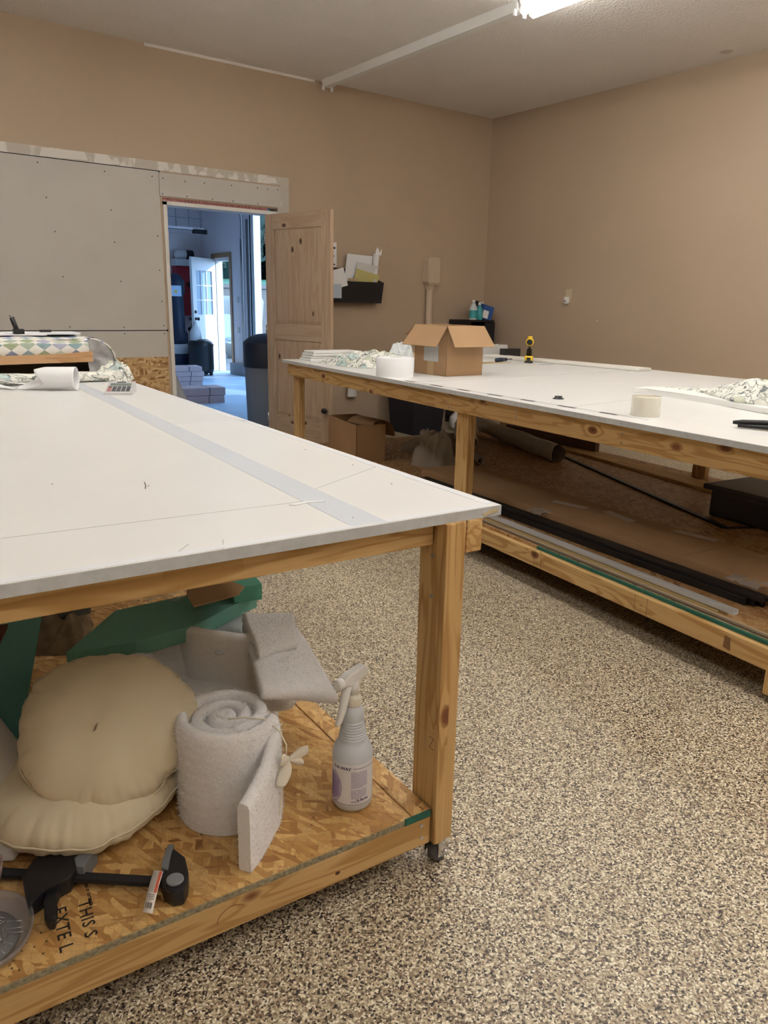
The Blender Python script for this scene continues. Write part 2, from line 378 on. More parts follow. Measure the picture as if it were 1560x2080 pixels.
for x, z in [(1.58, 2.23), (2.07, 2.22), (2.45, 2.225), (2.1, 1.94), (1.62, 1.99), (1.66, 1.75), (2.11, 1.7), (1.24, 1.45), (1.69, 1.42), (2.14, 1.4), (1.28, 1.12), (1.3, 1.04), (1.3, .98), (1.71, 1.04), (2.14, 1.035), (2.14, .985), (1.71, .985), (2.47, 1.5), (2.47, 1.77), (2.475, 1.25), (2.48, 1.05), (2.48, .985), (2.54, 2.22), (2.73, 2.215), (2.9, 2.22), (3.15, 2.225), (3.4, 2.23), (3.5, 2.23), (3.6, 2.235), (2.53, 2.1), (2.74, 2.1), (2.97, 2.1), (3.16, 2.1), (3.4, 2.1)]:
    if scr is None: scr = o = MB().lathe([(.005, 0), (.005, -.001)], (0, 0, 0), 8, axis='Y').build('screw', BLACKM, wb)
    else: o = scr.copy(); COL.objects.link(o)
    o.location = (x, YB - .0135, z)
# door frame
fr1 = struct(MB().box(DX0 - .02, YB - .014, 0, DX0 + .012, YB + .15, DH).box(DX1 - .012, YB - .01, 0, DX1 + .02, YB + .15, DH).box(DX0 - .02, YB - .014, DH - .025, DX1 + .02, YB + .15, DH + .004).build('trim_2', flat('primed_white_jamb', (.72, .71, .67), .6)))
def panel_door(name, w, h, th, m_v, m_h, m_p, panels, stile=.115, top=.115, parent=None):
    """door leaf in local xz plane, hinge edge on x=0, built round recessed panels (z0, z1)"""
    d = bpy.data.objects.new(name, None); COL.objects.link(d)
    B('stile', m_v, d, 0, -th / 2, 0, stile, th / 2, h, bev=.002); B('stile', m_v, d, w - stile, -th / 2, 0, w, th / 2, h, bev=.002)
    zs = [0] + [v for p in panels for v in p] + [h]
    for i in range(0, len(zs), 2): B('rail', m_h, d, stile, -th / 2, zs[i], w - stile, th / 2, zs[i + 1])
    for z0, z1 in panels:
        m = MB(); e = .032
        for s_ in (-1, 1):
            a = [(stile, s_ * th * .26, z0), (w - stile, s_ * th * .26, z0), (w - stile, s_ * th * .26, z1), (stile, s_ * th * .26, z1)]
            b = [(stile + e, s_ * th * .44, z0 + e), (w - stile - e, s_ * th * .44, z0 + e), (w - stile - e, s_ * th * .44, z1 - e), (stile + e, s_ * th * .44, z1 - e)]
            va = [m.bm.verts.new(q) for q in a]; vb = [m.bm.verts.new(q) for q in b]; m.face(vb)
            for k in range(4): m.face([va[k], va[(k + 1) % 4], vb[(k + 1) % 4], vb[k]])
        m.build('panel', m_p, d)
    return d
d1 = panel_door('door_1', .82, 2.0, .037, ALDER, ALDER_X, ALDER, [(.23, .92), (1.06, 1.87)], .11, .12)
d1.location = (3.475, 6.475, .012); d1.rotation_euler = (0, 0, math.atan2(5.665 - 6.475, 3.66 - 3.475)); struct(d1)
MB().lathe([(.006, -.02), (.006, -.035), (.022, -.04), (.026, -.055), (.02, -.07), (.001, -.072)], (.775, 0, .33), 14, axis='Y').build('doorstop', BLACK, d1)
for z in (.2, 1.0, 1.8): MB().lathe([(.007, z - .045), (.007, z + .045)], (-.004, -.02, 0), 10).build('hinge', STEEL, d1)

# ---------------------------------------------------------------- fluorescent fixtures
TUBEM = NT('lit_fluorescent_tube'); TUBEM.color((.9, .9, .9)); TUBEM.b.inputs['Emission Color'].default_value = (*TUBE_C, 1); TUBEM.b.inputs['Emission Strength'].default_value = TUBE_E; TUBEM = TUBEM.m
def fixture(x, y0, L=2.42, lit=True, label='', dx=.045):
    t = thing('fluorescent_fixture', label, 'ceiling light', (x, y0, H), 0, 'fluorescent strip fixtures on the ceiling')
    MB().prism([(-.055, 0), (-.03, -.055), (.03, -.055), (.055, 0)], 0, L, fn=lambda p: Vector((p.x, p.z, p.y))).build('housing', WHITEPNT, t)
    MB().box(-.05, -.003, -.05, .05, 0.012, 0).build('end_plate', WHITEPNT, t)
    for yy in (.012, L - .03):
        for s_ in (-1, 1): MB().box(s_ * dx - .012, yy, -.085, s_ * dx + .012, yy + .018, -.045, bev=.004).build('lamp_socket', WHITEP, t)
    if lit:
        for s_ in (-1, 1): MB().lathe([(.018, .035), (.018, L - .035)], (s_ * dx, 0, -.082), 10, axis='Y').build('tube', TUBEM, t)
    return t
fixture(4.1, 4.06, 2.40, False, 'white strip light with no tubes reaching the wall above the wooden door')
fixture(4.1, 1.62, label='lit white strip light at the end of the unlit strip')
FX = [(4.1, -.83), (4.1, -3.1)]
FX += [(2.05, y) for y in (2.2, -.26, -2.72)]
FX += [(-.15, y) for y in (2.6, -2.32)]
for i, (x, y) in enumerate(FX):
    row = {4.1: 'over the right table', 2.05: 'over the aisle', -.15: 'over the left table'}[x]; k = [v for v in FX if v[0] == x].index((x, y))
    fixture(x, y, min(2.42, 2.42), label='lit strip light %s, %s' % (row, ('nearest the back wall' if x == 2.05 else 'nearest the drywall panels' if x != 4.1 else 'second from the lit end'), ) if k == 0 else 'lit strip light %s, %s' % (row, ('in the middle of its row', 'at the front wall end')[k - 1 if x > 0 else 1] if x != 4.1 else 'nearest the front wall'))
hat = MB().box(.0, 0, -.01, .72, .72, 0); hat = hat.build('attic_hatch', CEIL); hat.location = (1.07, 5.37, H - .0005)
tag(hat, 'square white hatch panel in the ceiling at upper left', 'hatch')
# ================================================================ cutting tables
def caster(parent, x, y, ztop, rz=0):
    r = ztop * .41; n0 = len(parent.children)
    f = MB(); f.box(x - .022, y - .022, ztop - .006, x + .022, y + .022, ztop); f.box(x - .022, y - .02, r, x - .018, y + .02, ztop - .004); f.box(x + .018, y - .02, r, x + .022, y + .02, ztop - .004)
    f.lathe([(.006, -.026), (.006, .026)], (x, y + .006, r), 8, axis='X')
    c = f.build('caster', CHROME, parent)
    MB().lathe([(r * .8, -.014), (r, -.010), (r, .010), (r * .8, .014)], (x, y + .006, r), 24, axis='X').build('wheel', flat('caster_rubber', (.09, .09, .095), .5), c)
    MB().lathe([(r * .55, -.0155), (r * .55, .0155)], (x, y + .006, r), 20, axis='X').build('wheel_hub', flat('caster_hub', (.4, .4, .4), .4), c)
    c.matrix_basis = Matrix.Translation((x, y, 0)) @ Matrix.Rotation(rz, 4, 'Z') @ Matrix.Translation((-x, -y, 0))
def screw_heads(parent, pts, axis):
    for p in pts: MB().lathe([(.0045, -.001), (.0045, .001), (.002, .0015)], p, 10, axis=axis).build('screw', STEEL, parent)
def leg(parent, x, y, z0, z1, sx=1, w=.089, t=.038):
    """two boards side by side in x; wide faces along y"""
    l = MB().box(x, y, z0, x + t, y + w, z1, bev=.003).build('leg', PINE[2], parent)
    MB().box(x + t + .0008, y + .004, z0, x + 2 * t, y + w, z1, bev=.003).build('leg_doubler', PINE[2], l)
    return l
# ---- left table
t1 = thing('cutting_table', 'white-topped pine cutting table at left, its near corner over the spray bottle', 'table', (*O1, 0), T1A, 'white cutting tables on casters')
W1, L1, TT = 2.1, 3.75, .021
top = MB().box(-W1, 0, TOP - TT, 0, L1, TOP).build('tabletop', WHITE_LAM, t1)
B('edge_strip', EDGE_G, t1, -W1, -.0012, TOP - TT - .001, .001, .0, TOP - .001); B('edge_strip', EDGE_G, t1, 0, 0, TOP - TT - .001, .0012, L1, TOP - .001)
MB().prism([(-.052, -.012), (-.046, -.014), (-.032, -.007), (-.012, -.0055), (-.009, -.012), (-.03, -.0165), (-.048, -.0175)], 0, .0022, fn=lambda p: Vector((p.x, -.001 - p.z, TOP + p.y))).build('chipped_edge', flat('bare_particle_board', (.55, .45, .28), .8), t1)
B('tape_line', TAPE_B, t1, 0, 0, 0, .001, .001, .001)
bpy.data.objects.remove(t1.children[-1])
MB().prism([(-.36, .012), (-.283, .004), (-.243, 2.53), (-.245, 3.7), (-.305, 3.7), (-.307, 2.54)], TOP, TOP + .0007).build('tape_line', TAPE_B, t1)
MB().prism([(-.284, 1.372), (-.012, 1.337), (-.012, 1.352), (-.284, 1.392)], TOP, TOP + .0006).build('tape_line', TAPE_W, t1)
B('border_tape', TAPE_W, t1, -.026, .02, TOP, -.004, L1, TOP + .0006); B('border_tape', TAPE_W, t1, -W1, .004, TOP, -.03, .022, TOP + .0005)
PENCIL = flat('pencil_line', (.35, .35, .37), .6)
for a, b in (((-.93, .243), (-.3, .222)), ((-.30, .30), (-.02, .46)), ((-.62, .0), (-.60, .05)), ((-.70, .01), (-.66, .055))):
    v = Vector((b[0] - a[0], b[1] - a[1])); nrm = Vector((-v.y, v.x)).normalized() * .0006
    MB().prism([(a[0] + nrm.x, a[1] + nrm.y), (b[0] + nrm.x, b[1] + nrm.y), (b[0] - nrm.x, b[1] - nrm.y), (a[0] - nrm.x, a[1] - nrm.y)], TOP, TOP + .0003).build('pencil_mark', PENCIL, t1)
for p in ((-.598, .512), (-.78, .63), (-.07, .5), (-.08, .75), (-.1, .27), (-.33, .0585)):
    MB().prism([(p[0], p[1]), (p[0] + .002, p[1] + .006), (p[0] + .004, p[1] + .005), (p[0] + .002, p[1])], TOP, TOP + .0008).build('nick', flat('nick_dark', (.12, .12, .12), .6), t1)
RZ = TOP - TT
B('apron', PINE[0], t1, -W1 + .04, .028, RZ - .052, -.154, .066, RZ, bev=.003)
B('side_rail', PINE[1], t1, -.092, -.004, RZ - .072, -.050, L1 - .03, RZ, bev=.005)
B('side_rail', PINE[1], t1, -W1 + .04, 0, RZ - .080, -W1 + .075, L1 - .03, RZ, bev=.005)
B('apron', PINE[0], t1, -W1 + .08, L1 - .08, RZ - .08, -.154, L1 - .045, RZ, bev=.003)
for (lx, ly) in ((-.150, -.012), (-.153, 1.8), (-.153, L1 - .14), (-W1 + .08, -.012), (-W1 + .08, 1.8), (-W1 + .08, L1 - .14)):
    lg = leg(t1, lx, ly, .068, RZ, w=.092, t=.0262); caster(t1, lx + .028, ly + .028, .068, -1.2)
screw_heads(t1, [(-.1535, .03, .75), (-.1535, .028, .66)], 'X')
# shelf of the left table
B('shelf_beam', PINE[0], t1, -W1 + .08, -.001, .070, -.1545, .036, .141, bev=.004)
B('shelf_beam', PINE[1], t1, -.19, .04, .070, -.155, L1 - .15, .141, bev=.004)
B('shelf_beam', PINE[1], t1, -W1 + .16, .04, .070, -W1 + .2, L1 - .15, .141, bev=.004)
sh = B('shelf', OSB, t1, -W1 + .08, .001, .1415, -.1545, 1.22, SH1)
B('shelf', OSB, t1, -W1 + .08, 1.224, .1415, -.1545, 2.5, SH1); B('shelf', OSB, t1, -W1 + .08, 2.504, .1415, -.1545, L1 - .15, SH1)
osy = B('shelf_strip', osb_mat('oriented_strand_board_strip', .9), t1, -.205, .0012, SH1, -.1552, 1.22, SH1 + .004)
B('shelf_edge', flat('weathered_board_edge', (.27, .235, .15), .9, bump=.6, bscale=120, var=.4), t1, -W1 + .08, -.0015, .1415, -.226, .0012, SH1 - .001)
B('painted_edge', flat('green_edge_paint', (.015, .12, .085), .6, bump=.3, bscale=200, var=.2), t1, -.225, -.002, .1415, -.1555, .0012, SH1 + .003)
screw_heads(t1, [(-.180, -.0015, .125), (-.178, -.0015, .093)], 'Y')
MB().lathe([(.006, 0), (.006, .0008)], (-.395, -.0012, .095), 12, axis='Y', sq=.7).build('knot', flat('dark_knot', (.07, .03, .015), .7), t1)
for z0, z1 in ((.345, .352), (.295, .302)):
    MB().prism([(-.001 + .03 * 0, 0), (.077, .012), (.077, .0128), (0, .0008)], 0, .0004, fn=lambda p, z0=z0: Vector((-.1532 - p.z, -.008 + (.084 - p.x), z0 + p.y * 0 + (p.x * .02)))).build('pencil_mark', flat('pencil_on_pine', (.16, .09, .04), .7), t1)
text_mesh('Z', .05, flat('pencil_on_pine', (.16, .09, .04), .7), 'pencil_mark', t1, lambda v: (-.1534, .02 - v.x * .7, .305 + v.y * .9), bold=-.0012)
# pencil-like hair and arc on the beam
MB().tube([(-.66 + .032 * (1 - math.cos(a)), -.0018, .096 + .028 * math.sin(a)) for a in [i * PI / 14 for i in range(12)]], .0005, 5).build('pencil_mark', flat('brown_arc', (.2, .1, .04), .7), t1)
# board stamp
def stamp(txt, p0, p1, size, cut=0):
    d = Vector((p1[0] - p0[0], p1[1] - p0[1])); n_ = Vector((-d.y, d.x)).normalized(); d.normalize()
    text_mesh(txt, size, INK, 'stencil_lettering', t1, lambda v: (p0[0] + d.x * v.x + n_.x * v.y, p0[1] + d.y * v.x + n_.y * v.y, SH1 + .0004), bold=.0004, spacing=1.12)
stamp('THIS S', (-.884, .125), (-.893, .004), .031)
stamp('EXTE L', (-.927, .131), (-.936, .004), .033)
for i in range(4): stamp('lllllll', (-.950 + .0 * i, .055 - .0 * i), (-.96, 0), .001) if 0 else None
for (x, y) in [(-.985, .13), (-.99, .11), (-.975, .1), (-.97, .125), (-1.0, .09), (-.98, .075), (-.955, .085), (-.99, .06), (-.97, .058), (-.96, .035), (-.95, .06), (-1.01, .03), (-1.02, .05), (-1.0, .02), (-.985, .14), (-1.01, .075)]:
    MB().lathe([(.0022, 0), (.0022, .0004)], (x, y, SH1), 8).build('ink_dot', flat('faded_ink', (.12, .08, .03), .8), t1)
stamp('THIS SIDE UP  EXTERIOR', (-.862, .19), (-.866, .1), .007)
# ---- right table
t2 = thing('cutting_table', 'white-topped pine cutting table at right, carrying an open cardboard box', 'table', (*O2, 0), T2A, 'white cutting tables on casters')
W2, L2 = 2.16, 4.22
MB().box(0, -L2, TOP - TT, W2, 0, TOP).build('tabletop', WHITE_LAM, t2)
B('edge_strip', EDGE_G, t2, -.0012, -L2, TOP - TT - .001, 0, .001, TOP - .001); B('edge_strip', EDGE_G, t2, 0, -.0, TOP - TT - .001, W2, .0012, TOP - .001)
for a, b in (((.0, -1.83), (2.15, -1.60)), ((.0, -3.0), (2.15, -2.6)), ((0, -.85), (2.15, -.8))):
    MB().prism([a, b, (b[0], b[1] + .004), (a[0], a[1] + .004)], TOP, TOP + .0004).build('seam', flat('board_seam', (.55, .55, .54), .6), t2)
B('front_rail', PINE[1], t2, .03, -L2 + .02, RZ - .092, .066, -.06, RZ, bev=.004); B('back_rail', PINE[1], t2, W2 - .075, -L2 + .02, RZ - .085, W2 - .04, -.06, RZ, bev=.004)
B('apron', PINE[0], t2, .03, -.06, RZ - .085, W2 - .04, -.025, RZ, bev=.004); B('apron', PINE[0], t2, .03, -L2 + .0, RZ - .085, W2 - .04, -L2 + .02, RZ, bev=.004)
for yy in (-1.4, -2.8): B('crosspiece', PINE[0], t2, .066, yy, RZ - .085, W2 - .075, yy + .035, RZ, bev=.004)
for (lx, ly, w) in ((.067, -.155, .1), (.067, -2.300, .105), (.067, -4.16, .1), (W2 - .15, -.205, .1), (W2 - .15, -2.25, .1), (W2 - .15, -4.16, .1)):
    leg(t2, lx, ly, .06, RZ, w=w, t=.024); caster(t2, lx + .035, ly + .05, .06)
B('leg_doubler', PINE[2], t2, .03, -4.16, .03, .0665, -4.065, .121, bev=.003)
screw_heads(t2, [(.0295, -2.19, .80), (.0295, -2.16, .78), (.0295, -2.2, .75), (.0295, -2.17, .75), (.0295, -3.35, .79), (.0295, -3.35, .755), (.0295, -2.71, .795), (.0295, -2.71, .77)], 'X')
B('shelf_beam', PINE[1], t2, .03, -L2 + .05, .112, .066, -.05, SH2 - .012, bev=.005); B('shelf_beam', PINE[1], t2, W2 - .075, -L2 + .05, .112, W2 - .04, -.05, SH2 - .012, bev=.005)
for yy in (-L2 + .05, -2.1, -.1): B('shelf_beam', PINE[0], t2, .068, yy, .112, W2 - .08, yy + .036, SH2 - .012, bev=.004)
osbd = osb_mat('aged_strand_board', .9, .8)
for a, b in ((-L2 + .05, -2.89), (-2.886, -1.5), (-1.496, -.05)): B('shelf', osbd, t2, .055, a, SH2 - .011, W2 - .05, b, SH2)
B('painted_edge', flat('green_edge_paint', (.015, .12, .085), .6, bump=.3, bscale=200, var=.2), t2, .053, -L2 + .05, SH2 - .011, .066, -2.89, SH2 + .001)
PNP = flat('pencil_on_pine', (.16, .09, .04), .7)
for y in (-2.9, -2.95, -3.50, -3.56): B('pencil_mark', PNP, t2, .0294, y, .115, .03, y + .0015, .185)
text_mesh('M', .035, PNP, 'pencil_mark', t2, lambda v: (.0292, -2.905 - v.x, .12 + v.y), bold=-.0008)
text_mesh('19', .032, PNP, 'pencil_mark', t2, lambda v: (.0292, -3.545 + v.y, .125 + v.x), bold=-.0008)
MB().prism([(0, 0), (.03, .004), (.028, .05), (.006, .045)], 0, .0006, fn=lambda p: Vector((.0295 - p.z, -3.93 + p.x, .125 + p.y))).build('scuff', flat('dark_scuff', (.2, .1, .04), .8), t2)
# ================================================================ garage beyond the doorway
GX, GY, GH = 6.25, 14.27, 3.6
struct(MB().box(-4, YB + .16, -.1, GX + .15, GY + .15, 0).build('floor', GFLOOR))
struct(MB().box(-4, YB + .16, GH, GX + .15, GY + .15, GH + .1).build('ceiling', GWALL))
struct(MB().box(-4, GY, 0, GX + .15, GY + .15, GH).build('wall_garage_far', GWALL))
struct(MB().box(-4.15, YB + .15, 0, -4, GY + .15, GH).build('wall_garage_left', GWALL))
struct(MB().box(-4, YB + .15, H, GX + .15, YB + .2, GH).box(XL - .15 - 1.4, YB + .10, 0, XL - .15, YB + .15, GH).build('wall_garage_near', GWALL))
EY0, EY1, EH = 13.04, 13.70, 2.03; GY0, GY1, GHH = 7.6, 12.26, 2.72  # unseen near side of the garage opening widened to let in more daylight
gw = struct(MB().box(GX, YB + .15, 0, GX + .15, GY0, GH).box(GX, GY0, GHH, GX + .15, GY1, GH).box(GX, GY1, 0, GX + .15, EY0, GH).box(GX, EY0, EH, GX + .15, EY1, GH).box(GX, EY1, 0, GX + .15, GY, GH).build('wall_garage_right', GWALL))
OAK = flat('stained_trim_wood', (.36, .2, .1), .6)
struct(MB().box(GX - .018, EY0 - .075, 0, GX, EY0, EH + .08).box(GX - .018, EY1, 0, GX, EY1 + .08, EH + .08).box(GX - .018, EY0, EH, GX, EY1, EH + .08).box(GX, EY1 - .02, 0, GX + .15, EY1, EH).box(GX, EY0, 0, GX + .15, EY0 + .01, EH).box(GX - .01, EY0, EH - .02, GX + .15, EY1, EH).build('trim_3', OAK))
struct(MB().box(GX - .012, EY0 + .02, EH - .06, GX + .1, EY1, EH).box(GX + .02, EY1 - .04, 0, GX + .15, EY1 - .01, EH).build('trim_4', WHITEPNT))
struct(MB().box(GX - .10, GY1 + .02, 0, GX, EY0 - .08, .20, bev=.01).build('baseboard_garage', flat('concrete_curb', (.42, .43, .45), .8)))
struct(MB().box(GX - .01, GY1, 0, GX + .15, GY1 + .03, GHH).box(GX + .02, GY1 - .11, 0, GX + .15, GY1, GHH).build('trim_5', WHITEPNT))
tr = thing('garage_door_track', 'curved metal track running up beside the garage opening', 'door track', (0, 0, 0))
pts = [(GX - .06, GY1 + .16, .1 + z * .1) for z in range(26)]
for i in range(1, 9): a = i * PI / 16; pts.append((GX - .06 - .35 * (1 - math.cos(a)), GY1 + .16, 2.6 + .35 * math.sin(a)))
pts += [(GX - .41 - .3 * k, GY1 + .16, 2.95) for k in range(1, 5)]
MB().tube(pts, .022, 6).build('rail', STEEL, tr)
MB().box(GX - .03, GY1 + .02, 0, GX, GY1 + .07, 2.6).build('angle_bracket', flat('weathered_rubber_seal', (.12, .11, .11), .7), tr)
MB().tube([(GX - .05, GY1 + .24, z * .1) for z in range(1, 24)], .006, 6).build('lift_cable', BLACK, tr)
# nine-light exterior door, swung into the garage
d2 = bpy.data.objects.new('door_2', None); COL.objects.link(d2); struct(d2)
DW, DHH = .80, 2.0
for b in ((0, 0, .13, DHH), (DW - .13, 0, DW, DHH), (.13, 0, DW - .13, 1.02), (.13, 1.78, DW - .13, DHH)): B('stile' if b[1] == 0 and b[3] == DHH else 'rail', WHITEPNT, d2, b[0], -.022, b[1], b[2], .022, b[3])
m = MB()
for k in (1, 2): m.box(.13 + k * .18 - .01, -.014, 1.02, .13 + k * .18 + .01, .014, 1.78); m.box(.13, -.013, 1.02 + k * .253 - .01, DW - .13, .013, 1.02 + k * .253 + .01)
m.build('muntins', WHITEPNT, d2)
GLASS = clear('window_glass', (.35, .5, .68), .55, .05)
B('glass', GLASS, d2, .13, -.003, 1.02, DW - .13, .003, 1.78)
for k in (0, 1):
    for s_ in (-1, 1): MB().box(.17 + k * .25, s_ * .022 - .004, .2, .38 + k * .25, s_ * .022 + .004, .82, bev=.003).build('panel_moulding', WHITEPNT, d2)
for s_ in (-1, 1):
    MB().lathe([(.03, s_ * .022), (.03, s_ * .03), (.012, s_ * .035), (.012, s_ * .06), (.028, s_ * .065), (.03, s_ * .09), (.01, s_ * .1)], (DW - .06, 0, .95), 14, axis='Y').build('doorknob', BLACK, d2)
    MB().lathe([(.028, s_ * .022), (.026, s_ * .04), (.01, s_ * .045)], (DW - .06, 0, 1.07), 14, axis='Y').build('deadbolt', BLACK, d2)
d2.location = (6.235, 13.66, .01); d2.rotation_euler = (0, 0, math.atan2(13.20 - 13.66, 5.585 - 6.235))
# wall switch plates
for z, w in ((1.30, 1), (.78, .8)):
    s_ = B('switch_plate', flat('almond_plate', (.6, .56, .5), .5), None, GX - .008, 12.72, z - .05, GX, 12.80, z + .05, bev=.002); tag(s_, ('upper' if z > 1 else 'lower') + ' small plate on the white garage wall beside the exit door', 'wall plate')
# red cabinet, white tank, machine, vacuum, hose
rc = thing('red_cabinet', 'tall red metal cabinet hung on the garage wall behind the open white door', 'cabinet', (5.66, 14.05, 1.0))
MB().box(0, 0, 0, .36, .2, .44, bev=.012).build('lower_body', RED, rc); MB().box(0, 0, .445, .36, .2, .885, bev=.012).build('upper_body', RED, rc)
MB().lathe([(.035, -.03), (.05, -.02), (.05, 0)], (.25, 0, .56), 12, axis='Y').build('dial', BLACK, rc)
wt = thing('white_housing', 'white metal housing on top of the red cabinet', 'duct housing', (5.64, 14.0, 1.886)); MB().box(0, 0, 0, .38, .24, .12, bev=.01).build('case', WHITEPNT, wt)
mt = thing('blower_motor', 'striped black and white motor drum resting on the white housing', 'motor', (5.68, 14.12, 2.09))
MB().lathe([(.05, 0), (.08, .02), (.08, .22)], (0, 0, 0), 18, axis='X').build('drum', WHITEPNT, mt); MB().lathe([(.082, .2), (.082, .34), (.03, .36)], (0, 0, 0), 18, axis='X').build('end_bell', BLACK, mt)
dc = thing('dust_collector', 'tall black dust collector with pale blue label near the door frame', 'machine', (5.40, 13.45, 0))
MB().lathe([(.17, 0), (.17, .7), (.13, .75), (.12, 1.35), (.15, 1.4), (.15, 1.6), (.06, 1.72), (0.02, 1.73)], seg=20).build('column', DBLUE, dc)
B('label', flat('pale_blue_label', (.5, .68, .85), .5), dc, -.155, -.165, 1.34, .03, -.15, 1.52, bev=.002); B('logo', YEL, dc, -.10, -.168, 1.4, -.05, -.1655, 1.44)
MB().lathe([(.19, .35), (.2, .5), (.19, .52)], seg=20).build('clamp_band', WHITEPNT, dc)
hs = MB().tube([(5.88, 13.9, 1.6), (5.89, 13.85, 1.4), (5.88, 13.8, 1.1), (5.8, 13.7, .85), (5.72, 13.62, .72), (5.66, 13.55, .78)], .035, 10).build('vacuum_hose', BLACK); tag(hs, 'thick black hose looping down from the red cabinet', 'hose')
sv = thing('shop_vacuum', 'black drum shop vacuum with a white top below the hose', 'vacuum', (5.60, 12.95, 0))
MB().lathe([(.2, .04), (.22, .1), (.22, .5), (.23, .52), (.19, .58), (.12, .62)], seg=22).build('drum', BLACK, sv)
MB().lathe([(.10, .6), (.1, .75), (.05, .85), (.015, .93)], (-.08, 0, 0), 16).build('motor_cap', WHITEPNT, sv)
for k in range(4): MB().lathe([(.03, .0), (.03, .05)], (.18 * math.cos(k * PI / 2 + .7), .18 * math.sin(k * PI / 2 + .7), 0), 10).build('caster', BLACKM, sv)
lf = thing('wire_rack', 'white wire storage rack high in the garage corner', 'rack', (4.2, 13.4, 2.46))
MB().box(0, 0, 0, 1.75, .03, .05).box(0, .6, 0, 1.75, .63, .05).box(0, 0, .0, 1.75, .6, .008).build('shelf', GWALL, lf)
m = MB()
for k in range(8): m.tube([(.1 + .23 * k, .02, 0), (.1 + .23 * k, .02, 1.1)], .007, 6)
for z in (.2, .75): m.tube([(0, .02, z), (1.75, .02, z)], .007, 6)
m.build('wires', flat('grey_wire', (.25, .27, .3), .5), lf); B('bracket', BLACKM, lf, 1.55, -.02, -.05, 1.80, .05, .02)
# flooring cartons
PK = flat('pink_kraft_carton', (.55, .42, .42), .7, var=.08, bscale=8)
def carton_stack(x, y, n, w, l, h, rz, what):
    for i in range(n):
        c = thing('flooring_carton', '%s of the flooring cartons in the %s stack' % ('topmost' if i == n - 1 else ('bottom one' if i == 0 else ('second from bottom' if i == 1 else 'third from bottom')), what), 'carton', (x + .015 * ((i * 7) % 3), y, i * h), rz, 'flooring cartons stacked on the garage floor')
        MB().box(0, 0, 0, l, w, h - .004, bev=.004).build('carton_body', PK, c)
        MB().box(l * .75, -.001, 0, l * .75 + .012, w + .001, h - .0025).build('strap', flat('dark_strap', (.12, .1, .12), .6), c)
carton_stack(4.05, 11.3, 4, .34, .80, .075, -.15, 'far'); carton_stack(3.42, 9.25, 2, .36, .84, .10, -.12, 'near')
MB_ = MB().prism([(0, 0), (1.0, 0), (1.0, 1.0), (.0, 1.05)], 0, .014, fn=lambda p: Vector((p.x, p.z + .30 * (1 - p.y), p.y)))
o = MB_.build('drywall_offcut', DRYW); o.location = (2.62, 7.15, 0); o.rotation_euler = (0, .0, .0); tag(o, 'pale drywall offcut leaning just inside the doorway at left', 'drywall sheet')
bpy.data.objects.remove(o)
o = MB().prism([(-.7, 0), (.38, 0), (.02, .95), (-.7, 1.1)], 0, .014, fn=lambda p: Vector((p.x, p.z, p.y))).build('drywall_offcut', DRYW); o.location = (2.78, 7.3, 0); o.rotation_euler = (-.12, 0, .25); tag(o, 'pale drywall offcut leaning just inside the doorway at left', 'drywall sheet')
# grey bin with domed dark lid
tb = thing('trash_can', 'grey trash can with a dark domed lid beside the open wooden door', 'trash can', (3.93, 7.34, 0))
MB().lathe([(.22, 0), (.235, .02), (.252, .60), (.25, .62)], seg=36).build('body', flat('grey_bin_plastic', (.27, .27, .28), .55), tb)
MB().lathe([(.262, .60), (.264, .84), (.255, .86), (.2, .905), (.12, .935), (.03, .945), (0.001, .945)], seg=36, cap=False).build('lid', flat('charcoal_bin_lid', (.03, .032, .045), .5), tb)
# outdoors
struct(MB().box(GX + .15, 4, -.12, 60, 18.9, -.02).build('patio', flat('pale_concrete', (.13, .13, .13), .9)))
struct(MB().grid(lambda u, v: Vector((-5 + 65 * u, 19.3 + 45 * v, 1.65 + 1.6 * v ** .8 + .1 * noise.noise(Vector((u * 9, v * 9, 0))))), 30, 20).build('lawn', GRASS))
struct(MB().box(6.4, 18.9, -.1, 40, 19.3, 1.68).box(6.4, 18.86, 1.62, 40, 19.34, 1.72).build('retaining_wall', STONE))
LEAFQ = None
def tree(x, y, z, h, r, label, conifer=False, n=900, grp='trees on the lawn beyond the garage'):
    t = thing('tree', label, 'tree', (x, y, z), 0, grp)
    MB().tube([(0, 0, 0), (.05, 0, h * .4), (0, .05, h * .8)], [.22, .15, .05], 8).build('trunk', BARK, t)
    m = MB(); rnd = random.Random(x * 7 + y)
    for i in range(n):
        zz = rnd.uniform(.08, 1); rr = r * (1 - zz * .85 if conifer else math.sin(PI * min(1, .12 + zz * .85)) ** .5) * rnd.uniform(.45, 1); a = rnd.uniform(0, 2 * PI)
        c = Vector((rr * math.cos(a), rr * math.sin(a), zz * h)); s_ = rnd.uniform(.12, .3) * r * .4
        ax = Vector((rnd.uniform(-1, 1), rnd.uniform(-1, 1), rnd.uniform(-1, 1))).normalized(); b = ax.orthogonal().normalized() * s_; d = ax.cross(b).normalized() * s_ * .6
        m.face([m.bm.verts.new(c + q) for q in (b, d, -b, -d)])
    m.build('foliage', LEAVES, t)
    if not conifer: MB().grid(lambda u, v: Vector((r * .93 * math.sin(PI * min(1, .1 + v * .9)) ** .6 * math.cos(2 * PI * u) * (1 + .3 * noise.noise(Vector((u * 9, v * 9, x)))), r * .93 * math.sin(PI * min(1, .1 + v * .9)) ** .6 * math.sin(2 * PI * u), h * (.02 + .93 * v))), 24, 24, closeu=True).build('inner_foliage', LEAVES, t)
